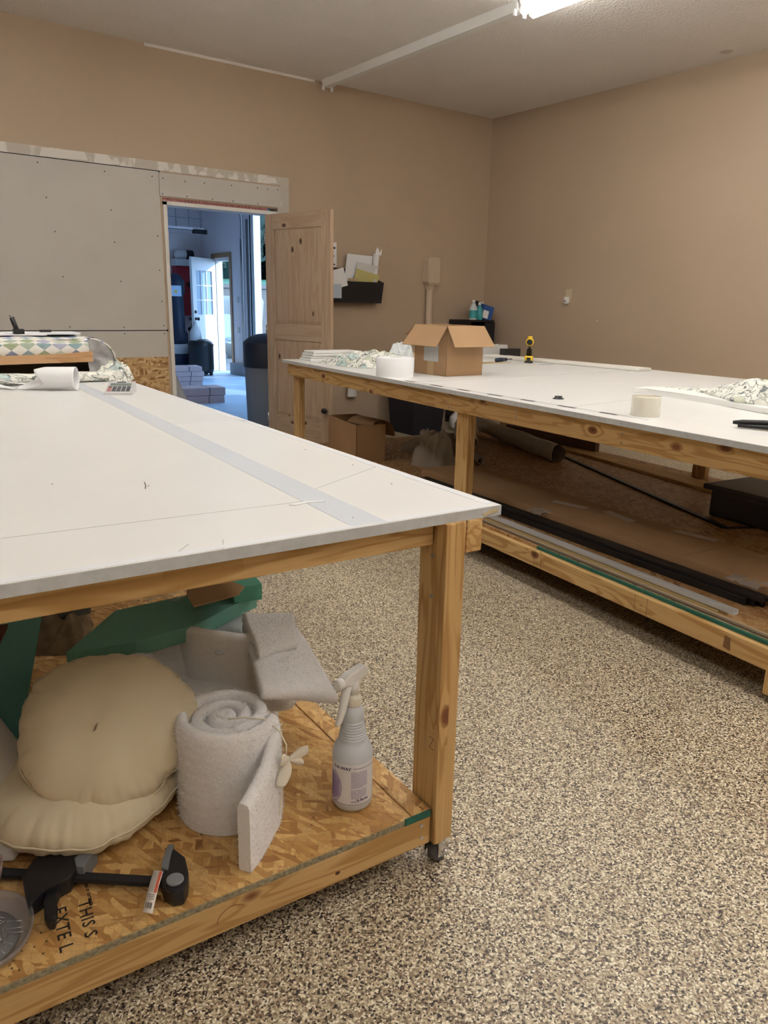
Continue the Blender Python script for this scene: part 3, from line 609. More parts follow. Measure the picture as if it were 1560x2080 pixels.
spots = [(11.4, 34), (16.1, 34), (20.8, 34), (25.5, 34), (13.8, 38.8), (18.5, 38.8), (23.2, 38.8), (27.9, 38.8), (17.9, 43.6), (22.6, 43.6), (27.3, 43.6)]
for i, (x, y) in enumerate(spots): tree(x, y, 1.9, 10 + (i % 3), 2.3, 'leafy tree in the dark row beyond the lawn seen through the garage', n=3200)
for ty in (8.4, 5.4): tree(9.7, ty, -.02, 5.2, 1.45 if ty < 8 else 1.5, 'unseen conifer added to keep sun out of the garage opening', True, 2600, 'unseen conifers added as sun blockers')  # conifers out of view, added to keep direct sun off the garage floor
# garden chair outside the exit door
gc = thing('garden_chair', 'pale metal garden chair standing outside the exit door', 'chair', (7.5, 15.2, -.02), .4)
m = MB(); m.tube([(0, 0, 0), (0, .05, .45), (.02, .35, .5), (0, .5, .45), (0, .55, 0)], .014, 6); m.build('leg', flat('pale_blue_metal', (.3, .33, .38), .5), gc)
m = MB(); m.tube([(.5, 0, 0), (.5, .05, .45), (.48, .35, .5), (.5, .5, .45), (.5, .55, 0)], .014, 6); m.build('leg', flat('pale_blue_metal', (.3, .33, .38), .5), gc)
MB().grid(lambda u, v: Vector((.5 * u, .05 + .45 * v, .45 - .03 * math.sin(PI * v))), 8, 8).build('seat', flat('pale_blue_metal', (.3, .33, .38), .5), gc, solid=.008)
MB().grid(lambda u, v: Vector((.5 * u, .5 + .12 * v, .5 + (.45 + .08 * math.sin(PI * u)) * v)), 10, 8).build('backrest', flat('blue_grey_mesh', (.2, .28, .35), .6), gc, solid=.008)
tn = thing('stone_planter', 'pale rounded planter on the patio beyond the exit door', 'planter', (8.3, 16.9, -.02)); MB().lathe([(.3, 0), (.45, .4), (.55, .95), (.58, 1.3), (.52, 1.42), (.45, 1.42)], seg=24).build('bowl', flat('pale_stucco', (.25, .24, .21), .9), tn)
MB().lathe([(.46, 1.36), (.2, 1.38), (0.001, 1.39)], seg=24, cap=False).build('soil', BARK, tn)
# ================================================================ on the back and right walls
fh = thing('wall_file_holder', 'black wall file holder stuffed with papers beside the wooden door', 'file holder', (3.98, YB, 1.27))
B('back_plate', BLACK, fh, 0, -.012, 0, .72, 0, .32); 
MB().prism([(0, 0), (.11, 0), (.15, .2), (0, .24)], 0, .008, fn=lambda p: Vector((.712 + p.z, -p.x, p.y))).build('side_panel', BLACK, fh); MB().prism([(0, 0), (.11, 0), (.15, .2), (0, .24)], 0, .008, fn=lambda p: Vector((p.z, -p.x, p.y))).build('side_panel', BLACK, fh)
MB().prism([(0, 0), (.72, 0), (.72, .2), (0, .2)], 0, .008, fn=lambda p: Vector((p.x, -.11 - .04 * p.y / .2 - p.z, p.y))).build('front_panel', BLACK, fh); B('bottom_panel', BLACK, fh, 0, -.12, 0, .72, 0, .008)
MB().box(0, -.07, .03, .3, -.06, .32).build('divider', BLACK, fh)
KR = flat('kraft_envelope', (.55, .42, .25), .7); YP = flat('yellowish_paper', (.58, .52, .2), .7)
def sheet(name, label, cat, m, x, y, z, w, h, ry=0, rx=.15, rz=0, th=.004, grp=None):
    o = MB().box(0, -th, 0, w, 0, h, bev=.001).build(name, m); o.location = (x, y, z); o.rotation_euler = (rx, ry, rz); return tag(o, label, cat, grp)
sheet('envelope', 'white envelope standing behind the yellow papers in the wall holder', 'envelope', PAPER, 4.30, 6.47, 1.40, .30, .33, .03)
sheet('envelope', 'white folded letter leaning in the middle of the wall holder', 'envelope', flat('offwhite_paper', (.66, .66, .64), .7), 4.39, 6.445, 1.40, .26, .26, .12)
sheet('folder', 'yellow-green folder leaning in the wall holder', 'folder', YP, 4.37, 6.43, 1.40, .28, .20, .2)
sheet('envelope', 'kraft envelope at the front of the wall holder', 'envelope', KR, 4.31, 6.41, 1.40, .12, .10, 0)
sheet('envelope', 'thin cream booklet lying over the holder front edge', 'envelope', flat('cream_paper', (.66, .6, .46), .7), 4.38, 6.405, 1.43, .32, .035, .06)
pt = MB().tube([(4.62, 6.43, 1.36), (4.655, 6.44, 1.62), (4.675, 6.44, 1.74)], .034, 12).build('paper_tube', PAPER); tag(pt, 'tall white rolled paper with torn top at right of the holder', 'paper roll')
m = MB(); m.prism([(-.036, 0), (.036, 0), (.04, .06), (.015, .02), (-.01, .075), (-.03, .045)], -.002, .002, fn=lambda p: Vector((4.675 + p.x, 6.41 + p.z, 1.73 + p.y))).build('torn_edge', PAPER, pt)
sheet('loose_paper', 'white sheet hanging over the left front of the holder', 'paper', PAPER, 4.02, 6.32, 1.37, .24, .17, -.25, -.1)
sheet('loose_paper', 'pale blue-edged pad hanging below the loose sheet on the holder', 'paper', flat('pale_blue_paper', (.5, .58, .68), .7), 4.05, 6.32, 1.31, .13, .13, 0, 0)
ns = thing('wall_card', 'tall white card with black print hung above the file holder', 'card', (4.09, 6.496, 1.60)); B('card', PAPER, ns, 0, -.006, 0, .145, 0, .225, bev=.001)
B('printed_band', INK, ns, .07, -.0066, .165, .13, -.0055, .185); B('printed_line', INK, ns, .06, -.0066, .02, .13, -.0055, .03); B('printed_line', flat('grey_ink', (.3, .3, .3), .7), ns, .08, -.0066, .09, .12, -.0055, .11)
MB().lathe([(.006, -.008), (.006, -.004)], (.1, 0, .205), 10, axis='Y').build('hole', INK, ns)
CTAN = flat('conduit_tan_paint', (.60, .48, .35), .4)
cb = thing('conduit_box', 'tan electrical box with a conduit pipe running down the back wall', 'electrical box', (5.315, YB, 0))
MB().prism([(0, 1.50), (.025, 1.47), (.135, 1.47), (.16, 1.50), (.16, 1.72), (.135, 1.745), (.025, 1.745), (0, 1.72)], .0, .10, fn=lambda p: Vector((p.x, -p.z, p.y)), bev=.004).build('cover', CTAN, cb)
MB().prism([(.012, 1.51), (.03, 1.485), (.13, 1.485), (.148, 1.51), (.148, 1.71), (.13, 1.733), (.03, 1.733), (.012, 1.71)], .10, .108, fn=lambda p: Vector((p.x, -p.z, p.y))).build('cover_plate', CTAN, cb)
MB().prism([(.03, 1.47), (.105, 1.47), (.095, 1.42), (.04, 1.42)], .01, .08, fn=lambda p: Vector((p.x, -p.z, p.y))).build('adapter', CTAN, cb); MB().lathe([(.034, 0.0), (.034, 1.44)], (.068, -.045, 0), 18).build('pipe', CTAN, cb)
nl = thing('night_light', 'small white plug-in night light in a beige outlet on the right wall', 'night light', (XR, 5.24, 1.28))
B('outlet_plate', flat('ivory_plate', (.62, .53, .36), .5), nl, -.007, 0, .045, 0, .075, .165, bev=.002)
MB().lathe([(.001, -.045), (.022, -.042), (.03, -.025), (.03, -.008)], (0, .05, .045), 18, axis='X', cap=False).build('lamp_body', WHITEP, nl); MB().box(-.03, .025, .04, -.006, .075, .09, bev=.008).build('plug', WHITEP, nl)
MB().lathe([(.008, -.0465), (.008, -.045)], (0, .045, .05), 10, axis='X').build('sensor', DBLUE, nl)
for i, (y, z) in enumerate([(3.2, 2.2), (2.9, 1.55), (2.75, 1.3), (4.9, 1.15)]):
    o = MB().lathe([(.006, -.002), (.006, 0)], (XR, y, z), 8, axis='X').build('paint_chip', MUD, None); o.parent = bpy.data.objects['wall_right']
cp_ = MB().lathe([(.045, -.004), (.05, 0)], (0, 0, 0), 20).build('ceiling_patch', flat('ceiling_patch', (.55, .48, .42), .9)); cp_.location = (6.02, 3.75, H); cp_.parent = bpy.data.objects['ceiling']
# cabinet in the corner with bottles
cc = thing('black_shelf', 'black shelf unit standing in the corner of the tan walls', 'shelf unit', (5.70, 6.15, -.245))
for zz in (0.29, .5, .95, 1.345): B('shelf', BLACK, cc, 0, 0, zz, .36, .33, zz + .02)
for xx in (0, .34): B('side_panel', BLACK, cc, xx, 0, .245, xx + .02, .33, 1.345)
B('back_panel', BLACKM, cc, 00.02, .31, .245, .34, .33, 1.345); B('door', BLACKM, cc, .21, -.012, .29, .36, 0, 1.34)
def bottle(name, label, x, y, z, s, mbody, mcap, prof=None, cat='bottle'):
    t = thing(name, label, cat, (x, y, z)); MB().lathe([(.03 * s, 0), (.034 * s, .01), (.034 * s, .1 * s), (.02 * s, .125 * s), (.012 * s, .14 * s)], seg=16).build('body', mbody, t); MB().lathe([(.014 * s, .14 * s), (.013 * s, .165 * s)], seg=12).build('cap', mcap, t); return t
CY = flat('turquoise_liquid', (.05, .35, .38), .35)
t_ = bottle('cleaner_bottle', 'white bottle with turquoise label at the left of the corner shelf', 5.78, 6.19, 1.12, 1.25, flat('milky_plastic', (.6, .66, .66), .4), WHITEP); MB().lathe([(.0435, .02), (.0435, .1)], seg=16, cap=False).build('label', CY, t_)
t_ = bottle('cleaner_bottle', 'squat turquoise bottle with white cap on the corner shelf', 5.86, 6.18, 1.12, 1.1, CY, WHITEP)
o = thing('spray_gun', 'black bottle with nozzle behind the turquoise bottle', 'bottle', (5.90, 6.28, 1.12)); MB().lathe([(.03, 0), (.03, .14), (.02, .16)], seg=14).build('body', BLACK, o); MB().box(-.04, -.015, .16, .03, .015, .2, bev=.005).build('nozzle', BLACK, o)
o = thing('blue_pack', 'blue and white boxed pack leaning on the corner shelf', 'box', (5.91, 6.18, 1.12), -.2); MB().box(0, 0, 0, .13, .05, .15, bev=.004, rot=Matrix.Rotation(.25, 3, 'Y')).build('carton_body', flat('blue_card', (.03, .1, .32), .5), o); MB().box(.0, -.004, .02, .07, 0, .1, rot=Matrix.Rotation(.25, 3, 'Y')).build('label', PAPER, o)
o = thing('blue_bottle', 'dark blue bottle at the right end of the corner shelf', 'bottle', (6.03, 6.32, 1.12)); MB().lathe([(.03, 0), (.03, .12), (.014, .15), (.014, .17)], seg=14).build('body', flat('royal_blue', (.02, .06, .35), .35), o); MB().lathe([(.017, .17), (.015, .19)], seg=12).build('cap', WHITEP, o)
# things on the floor behind the right table
o = thing('black_bin', 'big black bin against the back wall below the file holder', 'bin', (4.62, 6.02, 0)); MB().lathe([(.26, 0), (.33, .70), (.35, .72), (.35, .75), (.31, .75), (.29, .7)], (.32, 0.05, 0), 4, a0=PI / 4, smooth=False).build('body', flat('near_black_plastic', (.006, .008, .018), .5), o)
o = MB().grid(lambda u, v: Vector((.065 * (v ** .5) * math.cos(2 * PI * u) * (1.15 - .3 * v), .03 * math.sin(2 * PI * u), .45 - .26 * v)), 16, 8).build('white_bag', WHITEP); o.location = (4.40, 6.45, .16); tag(o, 'small white bag hanging on the back wall under the right table', 'bag')
o = MB().grid(lambda u, v: Vector((.1 * math.sin(PI * v) ** .6 * math.cos(2 * PI * u), .1 * math.sin(PI * v) ** .6 * math.sin(2 * PI * u), .09 * (1 - math.cos(PI * v)) * (1 + .2 * noise.noise(Vector((u * 6, v * 6, 0)))))), 20, 12).build('rag_bundle', WHITEP); o.location = (5.42, 5.95, .0); tag(o, 'small pale rag bundle on the floor behind the right table', 'rag')

# ================================================================ on the right table
def on2(name, label, cat, x, y, z=TOP, rz=0, grp=None): return thing(name, label, cat, P2(x, y, z), T2A + rz, grp)
def crumple(nm, mats, parent, outline_r, h, seed, nu=70, nv=28, fold=7, base=.0):
    """a soft heap: outline_r(angle)->radius; folds by ridged noise"""
    m = MB()
    def f(u, v):
        a = 2 * PI * u; r = outline_r(a) * v; x, y = r[0] if hasattr(r, '__len__') else r * math.cos(a), r * math.sin(a)
        q = Vector((x * fold, y * fold, seed)); rid = 1 - abs(noise.noise(q)) * 2; rid2 = 1 - abs(noise.noise(q * 2.1 + Vector((5, 3, 1)))) * 2
        e = (1 - v ** 4) if v < 1 else 0
        return Vector((x, y, base + h * e * (.35 + .45 * max(0, rid) + .22 * max(0, rid2)) + .001))
    m.grid(f, nu, nv, closeu=True)
    return m.build(nm, mats, parent, subsurf=1)
# folded stack of white fabric
fs = on2('folded_cloth', 'folded white cloth stack at the far end of the right table', 'cloth', .12, -.25, TOP, .0)
for i in range(4):
    m = MB(); w, l, th = .47 - .02 * i, .2 - .01 * (i % 2), .018
    m.box(.01 * i, .01 * (i % 2), i * th, w, l, (i + 1) * th - .0012, bev=.0055); m.build('fold', LINEN, fs)
o = crumple('leaf_print_scrap', LEAF, None, lambda a: .11 + .10 * abs(math.cos(a)) + .02 * math.sin(5 * a), .03, 3.3, fold=14); o.location = P2(.30, -.42, TOP); o.rotation_euler = (0, 0, T2A + .2); tag(o, 'flat scrap of leaf print fabric in front of the folded cloth', 'fabric')
o = crumple('crumpled_fabric', LEAF, None, lambda a: .20 + .09 * abs(math.cos(a)) + .03 * math.sin(4 * a + 1), .11, 8.1, fold=9); o.location = P2(.36, -.72, TOP); o.rotation_euler = (0, 0, T2A - .9); tag(o, 'crumpled leaf print fabric between the folded cloth and the white roll', 'fabric')
o = crumple('white_lining', flat('grey_white_lining', (.62, .66, .66), .8), None, lambda a: .11 + .03 * math.sin(3 * a), .15, 2.2, fold=11); o.location = P2(.72, -.55, TOP); o.rotation_euler = (0, 0, T2A); tag(o, 'bunched grey-white lining behind the white roll', 'fabric')
br = on2('webbing_roll', 'wide roll of white buckram tape in front of the cardboard box', 'roll', .115, -1.47)
m = MB(); m.lathe([(.112, 0), (.112, .108), (.108, .11), (.04, .11)], seg=48, cap=False); m.lathe([(.04, .11), (.04, 0)], seg=48, cap=False); m.build('wound_tape', flat('white_buckram', (.80, .81, .82), .7), br)
MB().lathe([(.041, .0), (.041, .10), (.037, .10), (.037, 0)], seg=32, cap=False).build('core', PAPER, br)
# open cardboard box
bx = on2('cardboard_box', 'open cardboard box with folded-out flaps on the right table', 'box', .393, -1.598, TOP, math.radians(5.5))
bw, bl, bh = .29, .31, .293
th = .004
MB().box(0, 0, 0, bw, bl, .003).build('bottom', CARDIN, bx)
for nm, b in (('side_wall', (0, 0, 0, bw, th, bh)), ('side_wall', (0, bl - th, 0, bw, bl, bh)), ('side_wall', (0, 0, 0, th, bl, bh)), ('side_wall', (bw - th, 0, 0, bw, bl, bh))): B(nm, CARD, bx, *b)
def flap(p0, p1, out, drop, length, m_=CARD, taper=.02):
    p0, p1 = Vector((*p0, bh)), Vector((*p1, bh)); o_ = Vector((*out, 0)).normalized(); d = (o_ * math.cos(drop) + Vector((0, 0, -math.sin(drop)))).normalized() * length; e = (p1 - p0).normalized() * taper
    q = [p0, p1, p1 + d - e, p0 + d + e]; n_ = (q[1] - q[0]).cross(d).normalized() * th / 2
    m = MB(); a = [m.bm.verts.new(v + n_) for v in q]; b = [m.bm.verts.new(v - n_) for v in q]; m.face(a); m.face(b[::-1])
    for i in range(4): m.face([a[i], a[(i + 1) % 4], b[(i + 1) % 4], b[i]])
    return m.build('flap', m_, bx)
flap((0, bl - .0), (0, 0.0), (-1, -.0), .92, .148, taper=-.012); flap((.0, 0), (bw, 0), (0, -1), .92, .148, taper=-.012); flap((bw, bl), (0, bl), (0, 1), .5, .14, taper=.0); flap((bw, 0), (bw, bl), (1, 0), .9, .14, taper=.0)
B('packing_tape', flat('tan_packing_tape', (.52, .36, .19), .35), bx, -.0012, bl * .38, 0, -.0002, bl * .38 + .06, bh * .34)
B('shipping_label', flat('shipping_label', (.55, .56, .56), .5, var=.1, bscale=60), bx, -.002, bl * .24, bh * .28, -.0006, bl * .24 + .14, bh * .62)
# small things on the table
o = on2('cordless_drill', 'small yellow and black cordless drill standing on its battery', 'drill', 1.70, -.80, TOP, -.72); o.scale = (.86,) * 3
MB().box(-.035, -.055, 0, .035, .055, .02, bev=.006).build('battery_base', BLACK, o); MB().box(-.038, -.058, .02, .038, .05, .062, bev=.012).build('battery', YEL, o); MB().box(-.018, -.059, .022, .018, -.056, .05, bev=.002).build('battery_latch', BLACK, o)
MB().tube([(0, 0, .06), (0, -.012, .12), (0, -.01, .155)], [.026, .02, .024], 12).build('handle', BLACK, o)
MB().lathe([(.012, -.065), (.03, -.06), (.036, -.035), (.034, .05), (.02, .07)], (0, 0, .182), 18, axis='Y').build('motor_housing', YEL, o); MB().lathe([(.016, -.068), (.026, -.063)], (0, 0, .182), 16, axis='Y').build('rear_cap', BLACK, o)
MB().lathe([(.018, .07), (.016, .12), (.008, .13)], (0, 0, .182), 14, axis='Y').build('chuck', BLACK, o); MB().lathe([(.02, .0), (.02, .02)], (0, 0, .21), 10).build('cap_clip', YEL, o)
o = on2('screwdriver', 'dark blue handled screwdriver lying beside the cordless drill', 'screwdriver', 1.46, -.70, TOP + .017, .35); MB().lathe([(.008, 0), (.016, .01), (.017, .09), (.012, .12)], seg=12, axis='X').build('handle', DBLUE, o); MB().lathe([(.012, .12), (.014, .15), (.004, .16), (.003, .24)], seg=10, axis='X').build('shaft', BLACK, o)
pp = MB().box(0, 0, 0, .26, .18, .0015).build('loose_paper', PAPER); pp.location = P2(1.28, -.62, TOP); pp.rotation_euler = (0, 0, T2A + .4); tag(pp, 'white paper sheet beside the screwdriver', 'paper')
pp = MB().box(0, 0, 0, .40, .16, .0015).build('kraft_pattern', KR); pp.location = P2(1.15, -.83, TOP); pp.rotation_euler = (0, 0, T2A + .1); tag(pp, 'narrow kraft paper pattern right of the cardboard box', 'paper')
pp = MB().box(0, 0, 0, .12, .03, .001).build('metal_rule', flat('blue_grey_metal', (.25, .27, .32), .4)); pp.location = P2(1.66, -.98, TOP); pp.rotation_euler = (0, 0, T2A - .2); tag(pp, 'short grey metal rule just in front of the drill', 'ruler')
o = thing('clear_bin', 'clear plastic bin of small parts by the corner end of the table', 'bin', P2(1.52, -.16, TOP), T2A)
m = MB(); w, l, h_ = .48, .13, .10
for b in ((0, 0, 0, w, .003, h_), (0, l - .003, 0, w, l, h_), (0, 0, 0, .003, l, h_), (w - .003, 0, 0, w, l, h_), (0, 0, 0, w, l, .003)): m.box(*b)
m.build('bin_shell', CLEARBIN, o)
for i, (x_, c_) in enumerate(((.2, (.45, .2, .2)), (.27, (.3, .32, .45)), (.33, (.4, .38, .3)))): tag(B('small_part', flat('part_colour_%d' % i, c_, .6), None, *P2(1.52 + x_, -.13, TOP + .004), P2(1.52 + x_, -.13, TOP)[0] + .05, P2(1.52 + x_, -.13, TOP)[1] + .05, TOP + .07, bev=.006), ('reddish', 'bluish', 'khaki')[i] + ' packet inside the clear plastic bin', 'packet')
o = on2('black_case', 'small black case behind the cordless drill', 'case', 2.0, -.62, TOP, 0); MB().box(-.13, .32, 0, .03, .40, .075, bev=.005).build('case_body', BLACK, o)
o = on2('small_carton', 'little white carton between the cardboard box and the clear bin', 'carton', 1.40, -.38); MB().box(0, 0, 0, .1, .06, .05, bev=.002).build('carton_body', PAPER, o); B('window', flat('dark_green_print', (.05, .12, .1), .6), o, .02, -.001, .012, .08, 0, .035)
for (x, y, l, w, rz, lab) in ((1.93, -.66, .62, .15, PI / 2 + .05, 'short white padded strip at the corner end of the table'), (2.06, -1.68, 1.06, .15, PI / 2 + .10, 'long white padded strip lying along the wall side of the table')):
    o = MB().box(0, 0, 0, l, w, .022, bev=.009).build('padded_strip', fabric('cream_padding', (.72, .69, .63), 200)); o.location = P2(x, y, TOP); o.rotation_euler = (0, 0, T2A + rz); tag(o, lab, 'padded strip')
o = crumple('fabric_scraps', flat('peach_scrap', (.62, .42, .26), .8, var=.3, bscale=12), None, lambda a: .16 + .12 * abs(math.cos(a)), .05, 9.9, fold=10); o.location = P2(.98, -.16, TOP); o.rotation_euler = (0, 0, T2A); tag(o, 'peach and white paper scraps behind the cardboard box', 'scraps')
o = on2('packing_tape_roll', 'wide clear packing tape roll near the right table edge', 'tape roll', .195, -3.305)
m = MB(); m.lathe([(.055, 0), (.056, .003), (.056, .074), (.055, .077), (.040, .077)], seg=40, cap=False); m.lathe([(.040, .077), (.040, 0)], seg=40, cap=False); m.build('tape', TAPEROLL, o)
MB().lathe([(.0395, 0), (.0395, .077), (.0365, .077), (.0365, 0)], seg=32, cap=False).build('core', flat('tape_core', (.62, .56, .42), .7), o)
o = on2('furniture_glide', 'small round black cap lying on the white tabletop', 'cap', .255, -2.735); MB().lathe([(.026, 0), (.026, .003), (.018, .004), (.017, .013), (.001, .013)], seg=28).build('cap_body', BLACK, o)
o = on2('yardstick', 'thin metal straightedge with dark segments along the front table edge', 'ruler', .008, -1.72, TOP, math.radians(-87.3)); L_ = 1.68
MB().box(0, .004, 0, L_, .022, .0012).build('blade', flat('pale_rule', (.72, .72, .72), .35), o); MB().box(0, .022, 0, L_, .0245, .0014).build('dark_edge', BLACKM, o)
for k in range(7): B('grip_segment', flat('dark_grey_rule', (.07, .065, .06), .5), o, .04 + .235 * k, .003, .0012, .04 + .235 * k + (.10 if k % 2 else .085), .0225, .0022)
o = on2('bar_clamp', 'black bar clamp handle reaching in at the right edge', 'clamp', .259, -3.655, TOP, math.radians(-62))
MB().tube([(0, 0, .018), (.03, .0, .02), (.1, .0, .024), (.2, -.005, .026), (.32, -.01, .028)], [.008, .013, .014, .016, .02], 12, flatten=.8).build('handle', BLACK, o); MB().tube([(.02, -.02, .010), (.12, -.022, .012), (.2, -.015, .02)], [.006, .008, .008], 10).build('lever', BLACK, o); MB().box(.2, -.03, .0, .34, .025, .035, bev=.006).build('body', BLACK, o); B('bar', STEEL, o, .3, -.01, .01, .75, .01, .018)
# upholstered cornice with leaf fabric at right
o = on2('fabric_pile', 'leaf print fabric bunched over a white foam board near the right frame edge', 'fabric', .82, -2.70, TOP)
MB().prism([(.0, .03), (.03, -.03), (-.02, -.45), (-.10, -.75), (-.10, -1.35), (.45, -1.35), (.42, -.2), (.22, .02), (.08, .06)], .0, .026, bev=.006).build('foam_board', fabric('white_foam', (.78, .78, .75), 200), o)
def strip(u, v):
    y = .03 - 1.35 * u; q0 = min(1, max(0, (u - .18) / .25)); cx = .16 - .06 * q0 + .02 * math.sin(u * 9); w = .03 + .11 * q0 + .02 * noise.noise(Vector((u * 7, 0, 2)))
    a = PI * (v * 1.06 - .03); q = Vector((v * 2.6, u * 10, 4)); rid = max(0, 1 - abs(noise.noise(q)) * 2.4)
    hh = (.02 + .085 * q0) * (.55 + .5 * rid) * min(1, .35 + u * 6)
    return Vector((cx - w * math.cos(a) + .02 * rid, y + .03 * noise.noise(q * 1.3), .018 + hh * math.sin(a)))
MB().grid(strip, 150, 36).build('leaf_fabric', LEAF, o, subsurf=1)
0 and MB().tube([(-.0 + .02 * math.sin(i), .045 - .03 * i * .5 + .0, .016 + .004 * math.sin(i * 2)) if i < 2 else (-.02 - .10 * min(1, i / 9), .02 - .08 * i, .016) for i in range(12)], .014, 8, flatten=.8).build('rolled_hem', LEAF, o)

# ================================================================ right table shelf
def on2s(name, label, cat, x, y, z=SH2, rz=0, grp=None): return thing(name, label, cat, P2(x, y, z), T2A + rz, grp)
def along2(name, label, cat, m_, x, y0, y1, w, h, x1=None, z=SH2, grp=None):
    x1 = x if x1 is None else x1; L_ = math.hypot(x1 - x, y1 - y0); o = MB().box(0, -w / 2, 0, L_, w / 2, h, bev=min(w, h) * .15).build(name, m_); o.location = P2(x, y0, z); o.rotation_euler = (0, 0, T2A + math.atan2(y1 - y0, x1 - x)); return tag(o, label, cat, grp)
o = thing('aluminium_channel', 'long silver aluminium channel lying along the right table shelf front', 'channel', P2(.165, -1.4, SH2), T2A - PI / 2)
AL = flat('aluminium', (.66, .68, .70), .35, metal=.1)
MB().box(0, -.013, 0, 2.44, .013, .003).box(0, -.013, .003, 2.44, -.010, .018).box(0, .010, .003, 2.44, .013, .018).build('channel_body', AL, o)
along2('brass_rod', 'thin shiny brass rod on the right table shelf', 'rod', flat('brass', (.75, .6, .28), .3, metal=.5), .118, -2.3, -3.80, .009, .009)
along2('brass_rod', 'second brass rod touching the first one on the shelf', 'rod', flat('brass_dull', (.6, .48, .26), .35, metal=1), .131, -1.9, -3.83, .009, .009)
along2('wood_dowel', 'pale slim wooden strip beside the green painted shelf edge', 'wood strip', flat('pale_dowel', (.42, .33, .22), .6), .096, -1.5, -4.1, .014, .008)
along2('dark_dowel', 'dark slim strip nearest the shelf beam', 'wood strip', flat('dark_dowel', (.12, .09, .06), .6), .078, -1.5, -4.1, .008, .006)
for i, (x, z, w, h) in enumerate(((.235, 0, .02, .03), (.258, 0, .02, .03), (.281, 0, .02, .03), (.245, .031, .025, .016), (.273, .031, .025, .016))):
    along2('black_moulding', ('frontmost black moulding bar on the shelf', 'second black moulding bar from the front', 'third black moulding bar, next to the carton', 'black moulding bar on top of the front pair', 'topmost black moulding bar touching the carton')[i], 'moulding', BLACK, x, -1.6, -3.80 - .02 * i, w, h, x1=x + .045, z=SH2 + z, grp='black moulding bars on the shelf')
o = on2s('plastic_clip_pack', 'clear shrink wrap tail on the end of the black bars', 'plastic wrap', .29, -3.68, SH2 + .07); MB().grid(lambda u, v: Vector((.09 * u, -.14 * v, .012 * noise.noise(Vector((u * 5, v * 6, 1))))), 12, 12).build('film', PLASTIC, o)
o = on2s('plastic_clip_pack', 'crinkled clear wrap round the far end of the black bars', 'plastic wrap', .26, -2.55, SH2 + .07); MB().grid(lambda u, v: Vector((.1 * u, -.10 * v, .015 * noise.noise(Vector((u * 5, v * 6, 1))))), 12, 12).build('film', PLASTIC, o)
ct = on2s('long_carton', 'long flat brown carton lying behind the black bars', 'carton', .350, -3.98, SH2, .012)
MB().box(0, 0, 0, .35, 2.50, .07, bev=.003).build('carton_body', CARD, ct)
for y, x_, r_ in ((1.30, .20, .3), (1.02, .26, -.15), (.62, .32, .2)): MB().box(0, 0, 0, .045, .20, .0008, rot=Matrix.Rotation(r_, 3, 'Z')).build('torn_tape', flat('torn_white_tape', (.5, .42, .36), .5), ct).location = (x_ - .02, y, .0705)
MB().box(.0, 1.2, .0701, .35, 1.203, .0706).box(.0, .55, .0701, .35, .553, .0706).build('fold_line', flat('carton_crease', (.28, .16, .08), .8), ct)
along2('black_strip', 'long thin black metal strip lying diagonally across the shelf', 'metal strip', BLACK, 1.674, -1.32, -3.08, .03, .012, x1=1.112, z=SH2)
along2('black_strip', 'short black strip joining the foot of the diagonal one', 'metal strip', BLACK, 1.112, -3.08, -3.16, .02, .006, x1=1.30, z=SH2)
along2('pine_offcut', 'unpainted pine board at the back of the right table shelf', 'board', PINE[0], 1.95, -.95, -3.2, .16, .02, x1=1.72)
o = on2s('grey_tote', 'dark grey plastic tote at the right end of the shelf', 'tote', 1.22, -3.62, SH2); GT = flat('charcoal_tote', (.035, .035, .04), .45)
MB().box(.03, .03, 0, .55, .75, .145, bev=.02).build('tub', GT, o); MB().box(0, 0, .145, .58, .78, .175, bev=.012).build('lid', GT, o)
# big carton, plastic and rolls under the far end
bb = on2s('tall_carton', 'open empty cardboard box standing under the far end of the right table', 'box', .18, -.86, SH2, -.10)
w, l, h_ = .22, .55, .26
for nm, b in (('side_wall', (0, 0, 0, w, th, h_)), ('side_wall', (0, l - th, 0, w, l, h_)), ('side_wall', (0, 0, 0, th, l, h_)), ('side_wall', (w - th, 0, 0, w, l, h_)), ('bottom', (0, 0, 0, w, l, th))): B(nm, CARD, bb, *b)
o = MB().grid(lambda u, v: Vector((.13 * math.cos(PI * .75 * u), .28 * v, .13 * math.sin(PI * .75 * u))), 20, 3).build('curled_cardboard', CARD, None, solid=.004); o.location = P2(.44, -.75, SH2 + .14); o.rotation_euler = (0, 0, T2A + .2); tag(o, 'curled piece of cardboard sticking up behind the open box', 'cardboard')
o = crumple('plastic_bag', PLASTIC, None, lambda a: .15 + .02 * math.sin(3 * a), .26, 5.5, fold=9); o.location = P2(.66, -1.12, SH2); tag(o, 'crumpled clear plastic bag right of the open box', 'plastic bag')
def roll(name, label, cat, m_, p0, p1, r, hollow=True, bumpy=0):
    a, b = Vector(P2(*p0)), Vector(P2(*p1)); d = (b - a); Ln = d.length; m = MB(); n_ = 10
    def f(u, v):
        an = 2 * PI * u; rr = r * (1 + bumpy * noise.noise(Vector((math.cos(an) * 1.5, math.sin(an) * 1.5, v * 5)))); return Vector((rr * math.cos(an), rr * math.sin(an), Ln * v))
    m.grid(f, 24, 24 if bumpy else 2, closeu=True)
    if hollow:
        m.lathe([(r, 0), (r * .8, 0), (r * .8, .25)], seg=24, cap=False)
    o = m.build(name, m_); o.matrix_world = Matrix.Translation(a) @ d.to_track_quat('Z', 'Y').to_matrix().to_4x4(); return tag(o, label, cat)
TUB = flat('grey_card_tube', (.42, .38, .33), .7)
roll('cardboard_tube', 'pale cardboard tube end poking out right of the middle leg', 'tube', TUB, (.93, -1.28, SH2 + .03), (1.35, -.2, SH2 + .03), .026)
